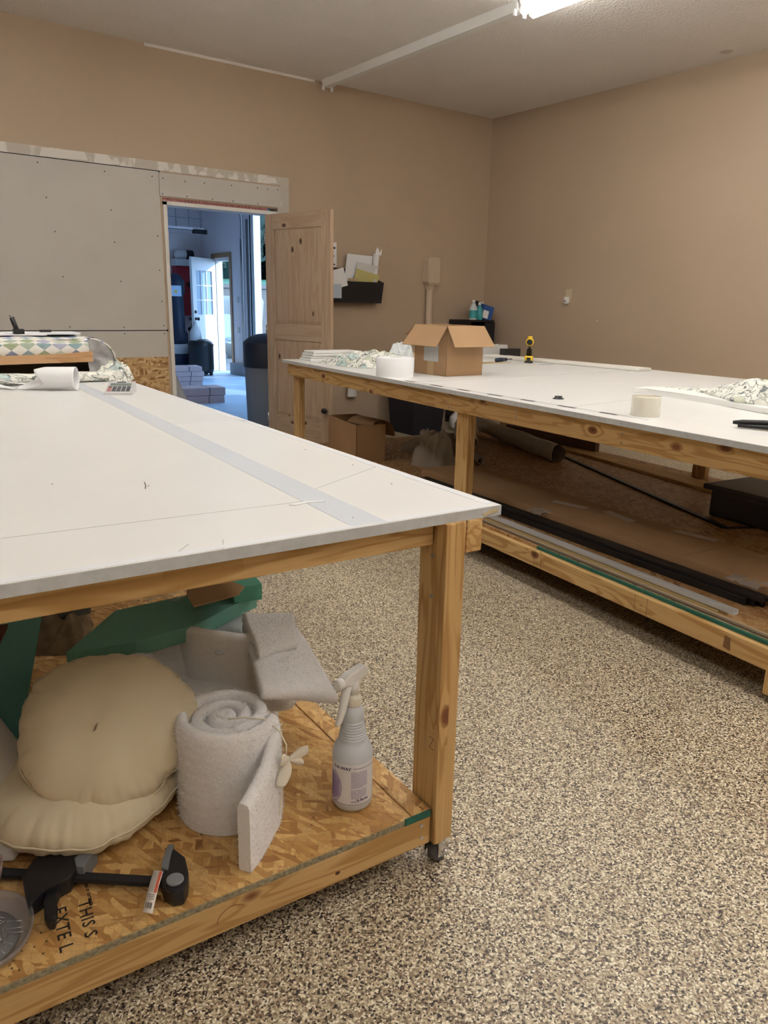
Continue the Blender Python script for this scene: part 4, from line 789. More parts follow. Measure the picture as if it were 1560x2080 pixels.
roll('cardboard_tube', 'pale cardboard tube end left of the middle leg', 'tube', TUB, (.80, -1.08, SH2 + .035), (1.2, -.12, SH2 + .035), .030)
roll('wrapped_roll', 'long roll of fabric wrapped in clear plastic on the shelf back', 'fabric roll', flat('dusty_wrap', (.42, .37, .3), .5, bump=.6, bscale=30, var=.15), (1.50, -1.42, SH2 + .06), (1.75, -.1, SH2 + .085), .06, False, .25)
roll('wrapped_roll', 'thick beige roll behind the tubes under the table', 'fabric roll', flat('beige_wrap', (.46, .40, .31), .6, bump=.6, bscale=30, var=.12), (1.02, -.95, SH2 + .10), (1.55, -.25, SH2 + .14), .085, False, .3)
o = crumple('kraft_paper', flat('dusty_kraft', (.4, .34, .26), .8), None, lambda a: .24 + .1 * abs(math.cos(a - .3)), .12, 1.5, fold=5); o.location = P2(1.05, -.55, SH2); o.rotation_euler = (0, 0, .4); tag(o, 'crumpled kraft paper heap around the tubes', 'paper')
along2('plank', 'dark stained plank lying behind the wrapped rolls', 'board', flat('dark_brown_board', (.12, .06, .035), .6), 1.90, -.35, -1.30, .05, .10, x1=2.0)
# ================================================================ on the left table
def on1(name, label, cat, x, y, z=TOP, rz=0, grp=None): return thing(name, label, cat, P1(x, y, z), T1A + rz, grp)
# upholstered cornice box lying on its back
co = on1('upholstered_cornice', 'cornice box covered in blue and green diamond print lying on the left table', 'cornice', 0, 3.20, TOP)
CORN_T = .205
def band(u, v):       # front face then rounded on to the top
    x = -1.6 + 1.47 * u; zt = CORN_T - .004 * math.sin(u * 22)
    if v < .55: return Vector((x, -.012 - .008 * math.sin(PI * v / .55), .095 + .035 * (u - 0) * .4 + (zt - .035 - .095) * v / .55))
    a = (v - .55) / .45; 
    if a < .5: t_ = a / .5 * PI / 2; return Vector((x, -.012 + .03 * (1 - math.cos(t_)), zt - .035 + .035 * math.sin(t_)))
    return Vector((x, .018 + (a - .5) / .5 * .30, zt + .012 * (a - .5) / .5))
MB().grid(band, 60, 24, uvf=lambda u, v: (1.47 * u / .078, (v / .55 * .105 if v < .55 else .105 + (v - .55) / .45 * .34) / .078 + .3)).build('fabric_front', DIAM, co, solid=.006)
def endf(u, v):       # end cap swinging down to the table at right
    a = u * PI / 2; dx = .14 * math.sin(a); x = -.13 + dx; dz = CORN_T - .11 * (1 - math.cos(a)); 
    zb = .0; y = .02 + .30 * v
    return Vector((x + .012 * math.sin(v * 9), y - .02 * math.sin(a), dz))
MB().grid(endf, 14, 14, uvf=lambda u, v: (1.47 / .078 + u * .24 / .078, (.14 + .30 * v) / .078 + .3)).build('fabric_end_top', DIAM, co, solid=.006)
def endd(u, v):
    p = endf(1, v); q = Vector((p.x + .045, p.y - .0, .0)); return p.lerp(q, u) + Vector((.012 * math.sin(u * PI) * (1 + .5 * math.sin(v * 12)), 0, 0))
MB().grid(endd, 12, 14, uvf=lambda u, v: (1.47 / .078 + 3.1 + u * .12 / .078, (.14 + .30 * v) / .078 + .3)).build('fabric_end', DIAM, co, solid=.006)
def endfr(u, v):      # front of the end: grey dust lining
    a = u * PI / 2; x = -.13 + .14 * math.sin(a); zt = CORN_T - .11 * (1 - math.cos(a)) - .006; return Vector((x + (1 - v) * .04 * u, .012 + .03 * noise.noise(Vector((u * 4, v * 4, 0))), zt * v))
MB().grid(endfr, 14, 10).build('lining', flat('grey_lining', (.42, .42, .42), .8, var=.2, bscale=25), co)
MB().box(-1.6, .30, 0, -.03, .315, CORN_T - .01).box(-1.6, .0, CORN_T - .02, -.14, .31, CORN_T - .008).build('plywood_back', flat('plywood_hollow_shade', (.10, .07, .04), .8), co)  # shade inside the open box is put into the plywood's dark colour
def brd(p): return Vector((p.x, p.y - .02, p.z + .0))
m = MB(); n_ = [(-1.6, .06), (-.115, .082), (-.115, .137), (-.28, .125), (-1.6, .098)]
m.prism(n_, 0, .085, bev=.002, fn=lambda p: Vector((p.x, -.03 + p.z, p.y))); m.build('pine_board', wood('pine_board_grain', 0, (.66, .42, .23), (.5, .28, .13), PINED, False, 3, 26), co)
# on top of the cornice: white papers, folder clamp
o = MB().box(-.42, -.1, 0, .0, .1, .010, bev=.003).build('white_folder', PAPER); o.location = P1(-.14, 3.42, TOP + CORN_T + .014); o.rotation_euler = (0, 0, T1A + .04); tag(o, 'white folder lying on top of the diamond print cornice', 'folder')
o = MB().prism([(-.12, 0), (.10, -.01), (.13, .02), (-.09, .05)], 0, .006).build('white_strip', PAPER); o.location = P1(-.44, 3.29, TOP + CORN_T + .011); o.rotation_euler = (0, 0, T1A); tag(o, 'narrow white strip under the black clamp screw on the cornice', 'strip')
o = on1('clamp_screw', 'black upright clamp screw handle standing on the cornice', 'clamp', -.45, 3.31, TOP + CORN_T + .018)
MB().tube([(0, 0, .0), (-.012, 0, .04), (-.024, 0, .085)], .012, 12).build('handle', BLACK, o); MB().box(-.026, -.02, 0, .028, .02, .026, bev=.004).build('foot', BLACK, o)
o = on1('binder_clip', 'flat black clip lying on the white folder', 'clip', -.31, 3.36, TOP + CORN_T + .026); MB().box(-.03, -.012, 0, .03, .012, .012, bev=.003).build('clip_body', BLACK, o)
# leaf-print roll across the table
def lr(u, v):
    an = 2 * PI * v; x = -.95 + .90 * u; r = .030 * (1 + .25 * noise.noise(Vector((u * 9, math.cos(an), math.sin(an)))) + .1 * math.sin(u * 20)); g_ = .034 + .0
    return Vector((x, .05 * u + r * 1.7 * math.cos(an), .026 + .85 * r * math.sin(an)))
lfr = on1('leaf_print_roll', 'rolled leaf print fabric lying across the left table behind the calculator', 'fabric', 0, 2.90, TOP)
MB().grid(lr, 90, 20).build('fabric_roll', LEAF, lfr)
o_ = crumple('bunched_end', LEAF, lfr, lambda a: .095 + .015 * math.sin(3 * a), .10, 6.1, fold=13); o_.location = (-.055, .06, 0)
# white paper strip with a loop
lp = on1('paper_strip', 'wide white paper strip curled into a loop on the left table', 'paper strip', -.395, 2.60, TOP, math.radians(-24))
def loop(u, v):
    a = -PI / 2 - .25 + 2 * PI * .97 * u; sp = max(0, math.cos(a + PI / 2 - .35)) ** 1.4
    x0 = -.075 - .15 * sp - .03 * math.sin(a); x = x0 + (.075 - x0) * v; r = .050 + .002 * v; k = max(0, (-.06 - x) / .2)
    y = r * math.cos(a) * (1 - .6 * k) ; z = (.0515 + r * math.sin(a)) * (1 - .45 * k) + .002
    return Vector((x, y * 1.15, z))
MB().grid(loop, 60, 14).build('loop', PAPER, lp, solid=.0012)
MB().grid(lambda u, v: Vector((-.20 - .36 * u, .02 + .055 * (v - .5) + .03 * math.sin(u * 4), .004 + .022 * math.sin(PI * min(1, u * 1.3)) ** 2)), 30, 4).build('tail', PAPER, lp, solid=.0012)
o = MB().grid(lambda u, v: Vector((-.26 + .33 * u, .035 * v + .05 * u, .035 - .025 * u + .008 * math.sin(u * 7))), 24, 4).build('paper_strip', PAPER, None, solid=.0012); o.location = P1(-.47, 2.80, TOP); tag(o, 'narrow white paper tail curling up behind the paper loop', 'paper strip')
# calculator
ca = on1('calculator', 'silver pocket calculator lying on the left table beside the tape line', 'calculator', -.268, 2.315, TOP, math.radians(-22.6))
cw, cl = .118, .15
def slope(p): return Vector((p.x, p.y, p.z + (p.y * .24 if p.z > .004 else 0)))
MB().prism([(0, 0), (cw, 0), (cw, cl), (0, cl)], 0, .010, bev=0, fn=slope).build('case', flat('silver_grey_case', (.66, .66, .66), .35, metal=.2), ca)
MB().prism([(.006, .014), (cw - .006, .014), (cw - .006, cl - .006), (.006, cl - .006)], .0101, .0112, fn=slope).build('face_plate', flat('grey_face', (.5, .51, .52), .4), ca)
MB().prism([(.014, cl - .062), (cw - .014, cl - .062), (cw - .014, cl - .032), (.014, cl - .032)], .0112, .0122, fn=slope).build('display', flat('lcd_green_grey', (.20, .25, .22), .2), ca)
MB().prism([(.04, cl - .022), (cw - .04, cl - .022), (cw - .04, cl - .012), (.04, cl - .012)], .0112, .0122, fn=slope).build('solar_cell', INK, ca)
KR_, KD_ = flat('red_key', (.55, .16, .13), .5), flat('dark_key', (.05, .05, .06), .5)
for r_ in range(4):
    for c_ in range(5):
        x, y = .010 + c_ * .0200, .018 + r_ * .0165; MB().box(x, y, .0112 + y * .24, x + .0165, y + .013, .0145 + y * .24, bev=.001).build('key', KR_ if c_ == 0 and r_ < 3 else KD_, ca)
o = MB().prism([(0, 0), (.035, .006), (.07, -.004), (.068, .004), (.03, .016), (-.01, .008)], 0, .0012).build('paper_scrap', PAPER); o.location = P1(-.385, .20, TOP + .0008); o.rotation_euler = (0, 0, T1A); tag(o, 'tiny torn paper scrap on the tape line', 'paper')
o = MB().tube([(0, 0, .001), (.012, .03, .001), (.02, .062, .001)], .0007, 5).build('thread', INK); o.location = P1(-.61, .49, TOP); tag(o, 'short dark thread lying on the white tabletop', 'thread')

# ================================================================ left table shelf
def sh1(name, label, cat, x, y, z=SH1, rz=0, grp=None): return thing(name, label, cat, P1(x, y, z), T1A + rz, grp)
# spray bottle
sb = sh1('spray_bottle', 'pale grey trigger spray bottle with purple label on the strand board shelf', 'spray bottle', -.290, .118, SH1, 0)
BOT = flat('translucent_white_bottle', (.60, .64, .69), .35)
R_ = .0455
prof = [(.030, 0), (.040, .003), (.0445, .012), (R_, .03), (R_, .128), (.0448, .138), (.041, .150), (.035, .160), (.0305, .168)]
for k in range(7): z = .171 + k * .0062; r_ = .0305 - k * .0010; prof += [(r_ + .0008, z), (r_ + .0006, z + .0022), (r_ - .0018, z + .0034), (r_ - .0018, z + .0046)]
prof += [(.0235, .216), (.0248, .222), (.0248, .230), (.023, .238), (.018, .245), (.0155, .250)]
MB().lathe(prof, seg=48).build('bottle_body', BOT, sb)
cx_, = (0,)
ccol = MB().lathe([(.0175, .248), (.0182, .251), (.0182, .266), (.0168, .269), (.012, .270), (.012, .282), (.010, .295)], seg=28).build('cap', flat('cream_collar', (.72, .68, .56), .45), sb)
for k in range(24): pass
th_ = sb_dir = math.radians(196)       # nozzle direction in the table frame
rot = Matrix.Rotation(th_, 4, 'Z')
hd = MB(); hd.prism([(-.042, .322), (-.030, .334), (.020, .330), (.036, .322), (.036, .304), (.010, .300), (-.010, .300), (-.030, .314)], -.0105, .0105, bev=.004, fn=lambda p: Vector((p.x, p.z, p.y))); hd.lathe([(.0095, .034), (.0125, .036), (.0125, .050), (.009, .052)], (0, 0, .312), 16, axis='X'); hd.tube([(0, 0, .276), (0, 0, .306)], .0125, 14)
hd.build('sprayer_head', WHITEP, sb, xf=Matrix.Rotation(th_, 4, 'Z') @ Matrix.Translation((0, 0, 0)))
MB().tube([(.012, 0, .305), (.022, 0, .290), (.028, 0, .268), (.034, 0, .245), (.044, 0, .224), (.052, 0, .216)], [.009, .0105, .0095, .009, .007, .005], 12, flatten=1).build('trigger', WHITEP, sb, xf=rot)
# label printed round the front; angle measured from the direction to the camera
A0 = math.atan2(-1.1, -.85) - T1A
LAB = flat('label_white', (.74, .74, .76), .5)
def cyl(x, z, r=R_ + .0004, a0=None): a = (A0 if a0 is None else a0) + x / R_; return (r * math.cos(a), r * math.sin(a), z)
MB().grid(lambda u, v: Vector(cyl(-.062 + .13 * u, .022 + .102 * v, R_ + .0002)), 40, 4).build('label', LAB, sb)
def lt(txt, size, x, z, m_=INK, align='LEFT', bold=0): return text_mesh(txt, size, m_, 'label_print', sb, lambda v: cyl(x + v.x, z + v.y, R_ + .0006), align=align, bold=bold, sub=.006)
lt('S-A-WAY', .0105, -.043, .1105, NAVY, bold=.0003)
MB().grid(lambda u, v: Vector(cyl(.004 + .054 * u, .1145 + .0011 * v, R_ + .0006)), 20, 1).build('label_rule', NAVY, sb)
MB().grid(lambda u, v: Vector(cyl(-.058 + .12 * u, .0235 + .0011 * v, R_ + .0006)), 30, 1).build('label_rule', NAVY, sb)
rnd = random.Random(4)
def para(n, z0, x0, w_, sz=.0036):
    for k in range(n):
        m = MB(); x = x0
        while x < x0 + w_ * (1 if k < n - 1 else .6):
            ln = rnd.uniform(.002, .006); x1 = min(x + ln, x0 + w_); zz = z0 - k * sz
            m.grid(lambda u, v, x=x, x1=x1, zz=zz: Vector(cyl(x + (x1 - x) * u, zz + .0012 * v, R_ + .0006)), 2, 1); x = x1 + .0011
        m.build('label_small_print', PURPLE, sb)
para(12, .1045, .000, .038, .0034); para(7, .0605, .000, .036, .0034); para(2, .0325, .000, .03, .0028)
lt('H. Rowley', .0068, .012, .0365 - .0085 + .006, NAVY, bold=.0003)
ov = MB()
for k in range(9):
    xx = -.058 + k * .0034; hh = .034 * math.sqrt(max(.05, 1 - ((k - 2) / 7.2) ** 2))
    ov.grid(lambda u, v, xx=xx, hh=hh: Vector(cyl(xx + .0020 * u, .066 - hh + 2 * hh * v - .004, R_ + .0006)), 2, 6)
ov.build('purple_oval_logo', flat('purple_print', (.18, .09, .36), .5), sb)
for dr in (0, .0024): 
    m = MB()
    m.grid(lambda u, v, dr=dr: Vector(cyl(-.051 + (.0255 + dr + .0009 * v) * math.cos(-1.35 + 2.7 * u), .062 + (.038 + dr + .0009 * v) * math.sin(-1.35 + 2.7 * u), R_ + .0006)), 40, 1); m.build('logo_outline', PURPLE, sb)

# batting roll
rl = sh1('batting_roll', 'upright roll of white batting tied with a cord on the shelf', 'batting roll', -.530, .262, SH1)
HR = .235
def rollpt(s):
    """spiral, s 0..1, then a free tongue; returns x, y, tangent-ish"""
    if s < .82:
        q = s / .82; turns = 2.55; a = math.radians(-40) - (1 - q) * turns * 2 * PI; r = .019 + (.108 - .019) * q ** .9
        return r * math.cos(a), r * math.sin(a)
    q = (s - .82) / .18; a = math.radians(-40); x0, y0 = .108 * math.cos(a), .108 * math.sin(a)
    p0, p1, p2 = Vector((x0, y0)), Vector((.115, -.04)).lerp(Vector((x0, y0)), .4), Vector((-.055, -.225))
    # swing outward then away towards the viewer
    p1 = Vector((.055, -.14)); v = p0 * (1 - q) ** 2 + p1 * 2 * q * (1 - q) + p2 * q * q; return v.x, v.y
def rsurf(u, v):
    """u along, v around the thickness profile"""
    x, y = rollpt(u); e = .004; xa, ya = rollpt(max(0, u - e)); xb, yb = rollpt(min(1, u + e)); t_ = Vector((xb - xa, yb - ya)).normalized(); n_ = Vector((t_.y, -t_.x))
    q = max(0, (u - .82) / .18); ht = HR - .08 * q ** .8 + .004 * noise.noise(Vector((u * 30, 0, 0))) + (-.008 if u < .45 else 0)
    th = (.0150 + .003 * noise.noise(Vector((u * 20, 2, 0)))) * (1 - .1 * q)
    pr = [(-1, .0), (-1, .06), (-1, .25), (-1, .5), (-1, .75), (-1, .92), (-.75, .985), (0, 1.0), (.75, .985), (1, .92), (1, .75), (1, .5), (1, .25), (1, .06), (1, 0)]
    k = min(len(pr) - 1, int(round(v * (len(pr) - 1)))); a, zz = pr[k]
    nz = .0016 * noise.noise(Vector((x * 90, y * 90, zz * 22)))
    return Vector((x + n_.x * (a * th + nz), y + n_.y * (a * th + nz), zz * ht + .001))
m = MB(); m.grid(rsurf, 260, 14)
m.build('rolled_sheet', BATT, rl, subsurf=1)
m = MB()
c0 = [rsurf(1, k / 14) for k in range(15)]; m.face([m.bm.verts.new(p) for p in c0]); m.build('cut_end', BATT, rl)
m = MB(); m.lathe([(.022, .02), (.023, HR - .014), (.019, HR - .008), (.004, HR - .009), (.002, HR - .014)], seg=24); m.build('rolled_core', BATT, rl)
TIEC = fabric('cream_cord', (.78, .72, .58), 200)
m = MB(); m.tube([(-.012, -.048, HR + .004), (.02, -.065, HR + .007), (.055, -.085, HR + .002), (.078, -.108, HR - .02), (.088, -.122, HR - .05), (.083, -.13, HR - .075)], .0018, 6); m.tube([(.083, -.128, HR - .075), (.075, -.130, .10), (.062, -.135, .03), (.05, -.13, .004)], .0018, 6); m.build('cord', TIEC, rl)
TIE = fabric('cream_tie_fabric', (.74, .68, .56), 200)
def petal(p, d1, d2, name='tie_loop'):
    p, d1, d2 = Vector(p), Vector(d1), Vector(d2)
    MB().grid(lambda u, v: p + d1 * u + d2 * (v - .5) * (.25 + .9 * math.sin(PI * min(1, u * .8))) + Vector((0, -.006 * math.sin(PI * v), 0)), 10, 6).build(name, TIE, rl, solid=.0012)
petal((.083, -.138, HR - .075), (.042, -.010, .014), (.004, .0, .026)); petal((.083, -.138, HR - .075), (-.026, -.022, -.042), (.026, -.010, .004)); petal((.083, -.138, HR - .075), (-.024, -.016, .014), (.004, 0, .024)); petal((.083, -.138, HR - .075), (.030, -.012, -.010), (.0, .0, .018))
MB().lathe([(.001, -.006), (.007, -.003), (.007, .003), (.001, .006)], (.083, -.136, HR - .075), 10).build('knot', TIE, rl)

# round cushions
def cushion(name, label, loc, rot, a, b, t_, m_, seed, wr=1.0, seam=True, rz=0):
    o = bpy.data.objects.new(name, None); COL.objects.link(o)
    def f(u, v):
        an = 2 * PI * u; ph = PI * (v - .5); c_, s_ = math.cos(ph), math.sin(ph)
        rr = abs(c_) ** .72 * (1 + .035 * math.sin(an * 3 + seed) + .02 * math.sin(an * 5 + seed * 2))
        z = math.copysign(abs(s_) ** .9, s_) * t_
        edge = max(0, 1 - abs(s_) * 1.15)
        fold = noise.noise(Vector((math.cos(an) * 5.5 + s_, math.sin(an) * 5.5 + s_ * 2, seed))); fold2 = abs(noise.noise(Vector((math.cos(an) * 13, math.sin(an) * 13, seed + 4 + v))))
        mid = math.exp(-((abs(s_) - .33) / .23) ** 2) * (.35 + 1.1 * abs(noise.noise(Vector((math.cos(an) * 1.6, math.sin(an) * 1.6, seed + 2)))))
        z *= 1 + wr * mid * (.32 * fold - .5 * fold2 + .1)
        rr *= 1 + wr * edge * (-.06 * fold2 + .03 * fold)
        return Vector((a * rr * math.cos(an), b * rr * math.sin(an), z + .006 * noise.noise(Vector((rr * math.cos(an) * 3, rr * math.sin(an) * 3, seed + 9)))))
    MB().grid(f, 160, 48, closeu=True).build('cushion_cover', m_, o, subsurf=1)
    if seam:
        pts = [f(k / 72, .5) * 1.012 for k in range(73)]
        MB().tube(pts, .0022, 6).build('seam_piping', m_, o)
    o.location = P1(*loc); o.rotation_euler = rot; tag(o, label, 'cushion'); return o
cushion('round_cushion', 'large round cream cushion, lower one, lying flat on the shelf', (-.80, .405, SH1 + .068), (.05, 0, .3), .215, .205, .066, CANVAS, 2.3)
ca_ = cushion('round_cushion', 'large round cream cushion leaning on top of the other one', (-.752, .375, .352), (math.radians(46), math.radians(-3), T1A - .18), .188, .172, .078, CANVAS, 7.7, 1.15)
MB().prism([(0, 0), (.006, .004), (.012, .018), (.004, .012)], .0, .0006).build('stain', flat('brown_stain', (.25, .18, .1), .8), ca_).location = (-.03, -.02, .081)
cushion('square_cushion', 'pinkish white cushion corner poking in at the left frame edge', (-1.075, .50, SH1 + .16), (.5, .1, .5), .17, .15, .055, CANVAS_W, 4.4, .8)
o = MB().box(-.14, 0, 0, .0, .12, .05, bev=.012).build('foam_corner', BATT, None, subsurf=1); o.location = P1(-.968, .295, SH1 + .001); o.rotation_euler = (0, 0, T1A - .55); tag(o, 'white padding corner in front of the lower cushion at left', 'padding')
# bar clamp with tag
bc = sh1('bar_clamp', 'black one-handed bar clamp with grey pads lying on the shelf', 'clamp', 0, 0, 0)
def poly1(name, pts, z0, z1, m_, bev=.003, par=bc): return MB().prism(pts, z0, z1, bev=bev).build(name, m_, par)
poly1('trigger_body', [(-.965, .212), (-.937, .25), (-.902, .263), (-.845, .247), (-.828, .227), (-.851, .208), (-.873, .177), (-.89, .153), (-.916, .155), (-.934, .152), (-.965, .125), (-.968, .141), (-.966, .183)], SH1 + .003, SH1 + .036, BLACK, .006)
poly1('jaw_pad', [(-.836, .251), (-.823, .238), (-.827, .214), (-.862, .166), (-.874, .175), (-.872, .204), (-.859, .206), (-.844, .239)], SH1 + .001, SH1 + .040, GREYP, .003)
poly1('trigger', [(-.93, .164), (-.905, .155), (-.913, .137), (-.925, .121), (-.932, .09), (-.927, .08), (-.932, .068), (-.943, .071), (-.947, .089), (-.941, .127)], SH1 + .008, SH1 + .028, BLACK, .006)
poly1('bar', [(-1.03, .296), (-.736, .083), (-.743, .064), (-1.03, .272)], SH1 + .014, SH1 + .024, BLACKM, .001)
poly1('fixed_jaw', [(-.698, .143), (-.684, .101), (-.692, .057), (-.703, .03), (-.716, .014), (-.736, .018), (-.747, .04), (-.744, .064), (-.729, .089), (-.713, .115)], SH1 + .002, SH1 + .034, BLACK, .005)
poly1('jaw_pad', [(-.704, .149), (-.692, .144), (-.707, .118), (-.725, .079), (-.735, .09), (-.728, .108)], SH1 + .001, SH1 + .038, GREYP, .003)
MB().lathe([(.0165, .034), (.0165, .0375), (.015, .039)], (-.722, .047, SH1), 28).build('round_button', flat('light_grey_button', (.22, .225, .24), .45), bc)
tg = MB().grid(lambda u, v: Vector((-.7425, .082, SH1 + .040)).lerp(Vector((-.786, .008, SH1 + .022)), u) + Vector((.0165 * (v - .5) * .85, -.0165 * (v - .5) * .85 * .9, .004 * math.sin(PI * u))), 12, 2).build('hang_tag', flat('tag_paper', (.68, .62, .55), .6), bc, solid=.0006)
def tagp(u0, u1, v0, v1, m_, nm): MB().grid(lambda u, v: Vector((-.7425, .082, SH1 + .0412)).lerp(Vector((-.786, .008, SH1 + .0232)), u0 + (u1 - u0) * u) + Vector((.014 * (v0 + (v1 - v0) * v - .5), -.0126 * (v0 + (v1 - v0) * v - .5), .004 * math.sin(PI * (u0 + (u1 - u0) * u)))), 6, 1).build(nm, m_, tg)
tagp(.02, .58, .66, .95, flat('tag_red', (.6, .12, .07), .6), 'red_panel')
for k in range(5): tagp(.06, .56, .08 + .11 * k, .12 + .11 * k, flat('tag_grey_print', (.3, .28, .27), .7), 'small_print')
for k in range(3): tagp(.62 + .045 * k, .64 + .045 * k, .15, .85, flat('tag_grey_print', (.3, .28, .27), .7), 'small_print')
for k, w_ in enumerate((.05, .03, .07, .03, .05, .08, .03)): tagp(.80, .92, .14 + .1 * k, .14 + .1 * k + w_, INK, 'barcode_bar')
# magnetic pin dish and pins
pd = sh1('pin_dish', 'round clear plastic dish of steel pins at the left frame edge', 'dish', -1.045, .118, SH1)
m = MB(); m.lathe([(.001, .003), (.060, .003), (.078, .016), (.082, .026), (.085, .026), (.081, .012), (.062, .0), (.001, .0)], seg=48, cap=False, sq=1.15); m.build('bowl', clear('smoky_clear_plastic', (.35, .33, .33), .5, .1), pd)
MB().lathe([(.059, .0035), (.059, .005), (.001, .0055)], seg=40, cap=False, sq=1.15).build('magnet_plate', flat('grey_magnet', (.16, .155, .15), .5, bump=.3), pd)
mb = MB().tube([(0, 0, 0), (.026, 0, 0)], [.00055, .00045], 6).lathe([(.0003, -.0008), (.0011, 0), (.0003, .0008)], (0, 0, 0), 8, axis='X')
pin0 = mb.build('sewing_pin', STEEL); rnd = random.Random(12)
for i in range(42):
    p = pin0 if i == 0 else pin0.copy()
    if i: COL.objects.link(p)
    x, y = rnd.uniform(-.03, .03), rnd.uniform(-.04, .03); p.location = P1(-1.03 + x, .12 + y, SH1 + .0075 + rnd.uniform(0, .006)); p.rotation_euler = (0, rnd.uniform(-.25, .05), rnd.uniform(0, 2 * PI)); tag(p, 'thin steel pin lying loose in the clear round dish', 'pin', 'steel pins in the dish')
o = sh1('plastic_tub', 'milky pinkish plastic tub just behind the pin dish', 'tub', -1.045, .262, SH1); MB().lathe([(.045, 0), (.052, .03), (.055, .05), (.053, .05), (.05, .03), (.043, .003), (.001, .003)], seg=32, cap=False).build('tub_body', clear('milky_pink_plastic', (.55, .42, .38), .6, .3), o)

# teal foam, cardboard, batting sheets
fo = MB().prism([(-.793, .575), (-.632, .775), (-.285, .80), (-.262, .70), (-.478, .58), (-.64, .555)], 0, .04, bev=.002).build('foam_slab', TEAL); fo.location = P1(0, 0, .42); fo.rotation_euler = (0, 0, T1A); tag(fo, 'long teal foam slab lying across the batting under the left table', 'foam')
o = MB().prism([(0, 0), (.075, -.02), (.10, .07), (.03, .12)], 0, .045, bev=.002).build('foam_block', flat('bright_teal_foam', (.12, .42, .31), .8, bump=.3, bscale=220)); o.location = P1(-.345, .66, .462); o.rotation_euler = (0, 0, T1A + .1); tag(o, 'bright teal foam end sticking out beside the cardboard flap', 'foam')
o = MB().prism([(-.487, .592), (-.36, .612), (-.322, .66), (-.345, .745), (-.455, .74), (-.475, .68)], 0, .004, bev=.001).build('cardboard_scrap', CARD); o.location = P1(.0, -.02, .510); o.rotation_euler = (.0, 0, T1A); tag(o, 'small cardboard scrap lying on the teal foam slab', 'cardboard')
o = MB().grid(lambda u, v: Vector((.26 * u, .12 * v, .02 * noise.noise(Vector((u * 5, v * 4, 0))) + .02)), 20, 14).build('bubble_wrap', BUBBLE); o.location = P1(-.56, .70, .47); tag(o, 'crinkled bubble wrap behind the cardboard scrap', 'bubble wrap')
o = MB().box(-.55, 0, 0, 0, .06, .46, bev=.003).build('foam_sheet', flat('dark_teal_foam', (.045, .2, .17), .85, bump=.3, bscale=200)); o.location = P1(-.915, .66, SH1 + .02); o.rotation_euler = (-.38, .30, T1A + .3); tag(o, 'big teal foam sheet leaning at the left under the table', 'foam'); bpy.data.objects.remove(o)
m = MB(); q4 = [Vector(v) for v in ((-.80, .73, .56), (-.945, .53, .16), (-1.45, .40, .16), (-1.35, .60, .56))]; nn = (q4[1] - q4[0]).cross(q4[2] - q4[0]).normalized() * .05
va = [m.bm.verts.new(v) for v in q4]; vb = [m.bm.verts.new(v + (nn if nn.y > 0 else -nn)) for v in q4]; m.face(va); m.face(vb[::-1])
for i in range(4): m.face([va[i], va[(i + 1) % 4], vb[(i + 1) % 4], vb[i]])
o = m.build('foam_sheet', flat('dark_teal_foam', (.11, .30, .28), .85, bump=.3, bscale=200)); o.location = P1(0, 0, 0); o.rotation_euler = (0, 0, T1A); tag(o, 'big teal foam sheet leaning at the left under the table', 'foam')
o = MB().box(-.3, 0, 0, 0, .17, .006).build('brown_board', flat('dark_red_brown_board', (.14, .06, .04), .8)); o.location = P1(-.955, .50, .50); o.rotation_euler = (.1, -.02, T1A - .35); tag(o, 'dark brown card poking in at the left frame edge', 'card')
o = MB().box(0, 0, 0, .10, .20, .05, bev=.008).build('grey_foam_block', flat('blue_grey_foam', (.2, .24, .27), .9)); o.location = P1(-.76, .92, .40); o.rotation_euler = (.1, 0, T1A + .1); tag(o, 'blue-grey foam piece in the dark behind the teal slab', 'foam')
o = crumple('paper_wad', flat('stained_paper', (.36, .29, .21), .8, var=.35, bscale=30), None, lambda a: .13 + .02 * math.sin(4 * a), .14, 3.7, fold=16); o.location = P1(-.78, .98, .33); tag(o, 'crumpled beige paper wad between the teal foam pieces', 'paper')
def bsheet(name, label, f, nu, nv, th, m_=None):
    o = MB().grid(lambda u, v: (lambda p: p + Vector((0, 0, .006 * noise.noise(p * 12))))(Vector(f(u, v))), nu, nv).build(name, m_ or BATT, None, solid=th, subsurf=1, offset=0); o.location = P1(0, 0, 0); o.rotation_euler = (0, 0, T1A); return tag(o, label, 'batting')
def lerp(a, b, t): return a + (b - a) * t
# folded batting behind the roll: a standing panel that turns a rounded corner, and a flat sheet jutting out
def path(pts, u):
    k = u * (len(pts) - 1); i = min(int(k), len(pts) - 2); t = k - i
    p0, p1, p2, p3 = (Vector(pts[max(0, min(len(pts) - 1, q))]) for q in (i - 1, i, i + 1, i + 2))
    return .5 * ((2 * p1) + (p2 - p0) * t + (2 * p0 - 5 * p1 + 4 * p2 - p3) * t * t + (3 * p1 - p0 - 3 * p2 + p3) * t ** 3)
def upr(u, v):
    p = path([(-.515, .60), (-.505, .575), (-.49, .55), (-.44, .51), (-.39, .475), (-.36, .46), (-.335, .462), (-.325, .485), (-.33, .53)], u)
    return (p.x + .012 * v, p.y + .01 * v, .17 + (.285 + .006 * math.sin(u * 9) - .03 * max(0, u - .6)) * v)
bsheet('batting_sheet', 'folded white batting panel standing right behind the tied roll', upr, 36, 16, .036)
def bil(A, Bq, C, D):
    A, Bq, C, D = map(Vector, (A, Bq, C, D)); return lambda u, v: A.lerp(Bq, u).lerp(D.lerp(C, u), v)
b1 = bil((-.45, .25, .405), (-.283, .195, .375), (-.215, .56, .40), (-.35, .60, .42))
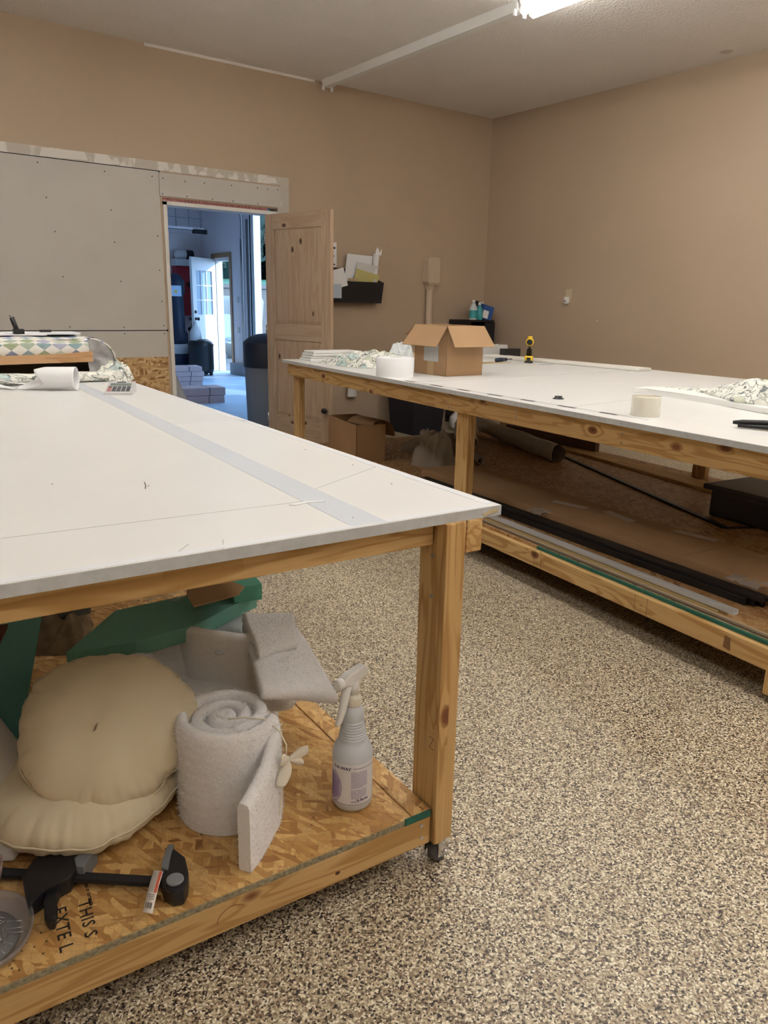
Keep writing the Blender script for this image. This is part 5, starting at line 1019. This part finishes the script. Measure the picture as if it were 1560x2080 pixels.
bsheet('batting_sheet', 'flat white batting sheet jutting out over the right shelf edge', lambda u, v: b1(u, v) + Vector((0, 0, .012 * math.sin(u * 3) * math.sin(v * 3))), 20, 20, .03)
b2 = bil((-.40, .375, .43), (-.285, .40, .425), (-.215, .56, .43), (-.35, .60, .445))
bsheet('batting_sheet', 'second batting layer folded back on top of the jutting sheet', lambda u, v: b2(u, v) + Vector((0, 0, .010 * math.sin(v * 3))), 16, 14, .026)
def cyl2(u, v): a = -.6 + 3.4 * u; return (-.385 + .035 * math.cos(a), .36 + .035 * math.sin(a) * 1.2 + .10 * (v), .385 + .035 * math.sin(a) * .8 - .02 * v)
bsheet('batting_sheet', 'small rounded batting curl between the standing panel and the flat sheet', lambda u, v: (lambda p: (p.x, p.y, .29 + .135 * v))(path([(-.40, .40), (-.375, .362), (-.345, .35), (-.318, .368), (-.312, .41)], u)), 16, 12, .022)
def bck(u, v): return (lerp(-.72, -.50, u) + .02 * v, lerp(.54, .60, v) + .03 * math.sin(u * 3), .18 + (.215 + .045 * u + .01 * math.sin(u * 8)) * v)
bsheet('batting_sheet', 'greyish batting sheet just behind the leaning cushion', bck, 16, 14, .03)
def ftl(u, v): return (-.70 + .10 * u, .47 + .05 * v, .40 + .05 * math.sin(PI * u) * (1 - v * .3))
bsheet('batting_sheet', 'tuft of batting peeking over the top of the leaning cushion', ftl, 10, 6, .018)
o = bsheet('fleece_sheet', 'pale blue translucent fleece draped behind the cardboard scrap', lambda u, v: (lerp(-.46, -.255, u), lerp(.50, .70, v), .405 + .02 * math.sin(u * 4) - .09 * u * (1 - v)), 14, 12, .008, flat('pale_blue_fleece_solid', (.5, .56, .58), .95))
# hidden pile that carries them
o = MB().box(-.74, .46, SH1 + .001, -.30, .86, .33, bev=.05).build('batting_bundle', BATT, None, subsurf=1); o.location = P1(0, 0, 0); o.rotation_euler = (0, 0, T1A); tag(o, 'thick batting bundle low behind the tied roll', 'batting')

# soft fibres standing off the batting
def fuzz(ob, parent, n, ln):
    bpy.context.view_layer.update(); dg = bpy.context.evaluated_depsgraph_get(); ev = ob.evaluated_get(dg); me = ev.to_mesh(); rnd = random.Random(n)
    ps = [(p.center.copy(), p.normal.copy(), p.area, [me.vertices[i].co.copy() for i in p.vertices]) for p in me.polygons]; ev.to_mesh_clear()
    cum = []; t = 0
    for p in ps: t += p[2]; cum.append(t)
    import bisect
    m = MB()
    for _ in range(n):
        p = ps[min(len(ps) - 1, bisect.bisect(cum, rnd.random() * t))]; w = [rnd.random() for _ in p[3]]; s_ = sum(w); c = sum((v * (k / s_) for v, k in zip(p[3], w)), Vector())
        d = (p[1] + Vector((rnd.uniform(-1, 1), rnd.uniform(-1, 1), rnd.uniform(-1, 1))) * 1.1).normalized() * ln * rnd.uniform(.4, 1.2); s = d.orthogonal().normalized() * .0004
        m.face([m.bm.verts.new(c + s), m.bm.verts.new(c + d * .6 + s * .8 + p[1] * .0006), m.bm.verts.new(c + d), m.bm.verts.new(c - s)])
    me2 = m.build('fuzz', BATT, parent); me2['kind'] = 'stuff'
    return me2
for o in list(bpy.data.objects):
    if o.name.startswith('batting_sheet'): fuzz(o, o, 4500, .006)
    elif o.name.startswith('rolled_sheet'): fuzz(o, o, 30000, .008)
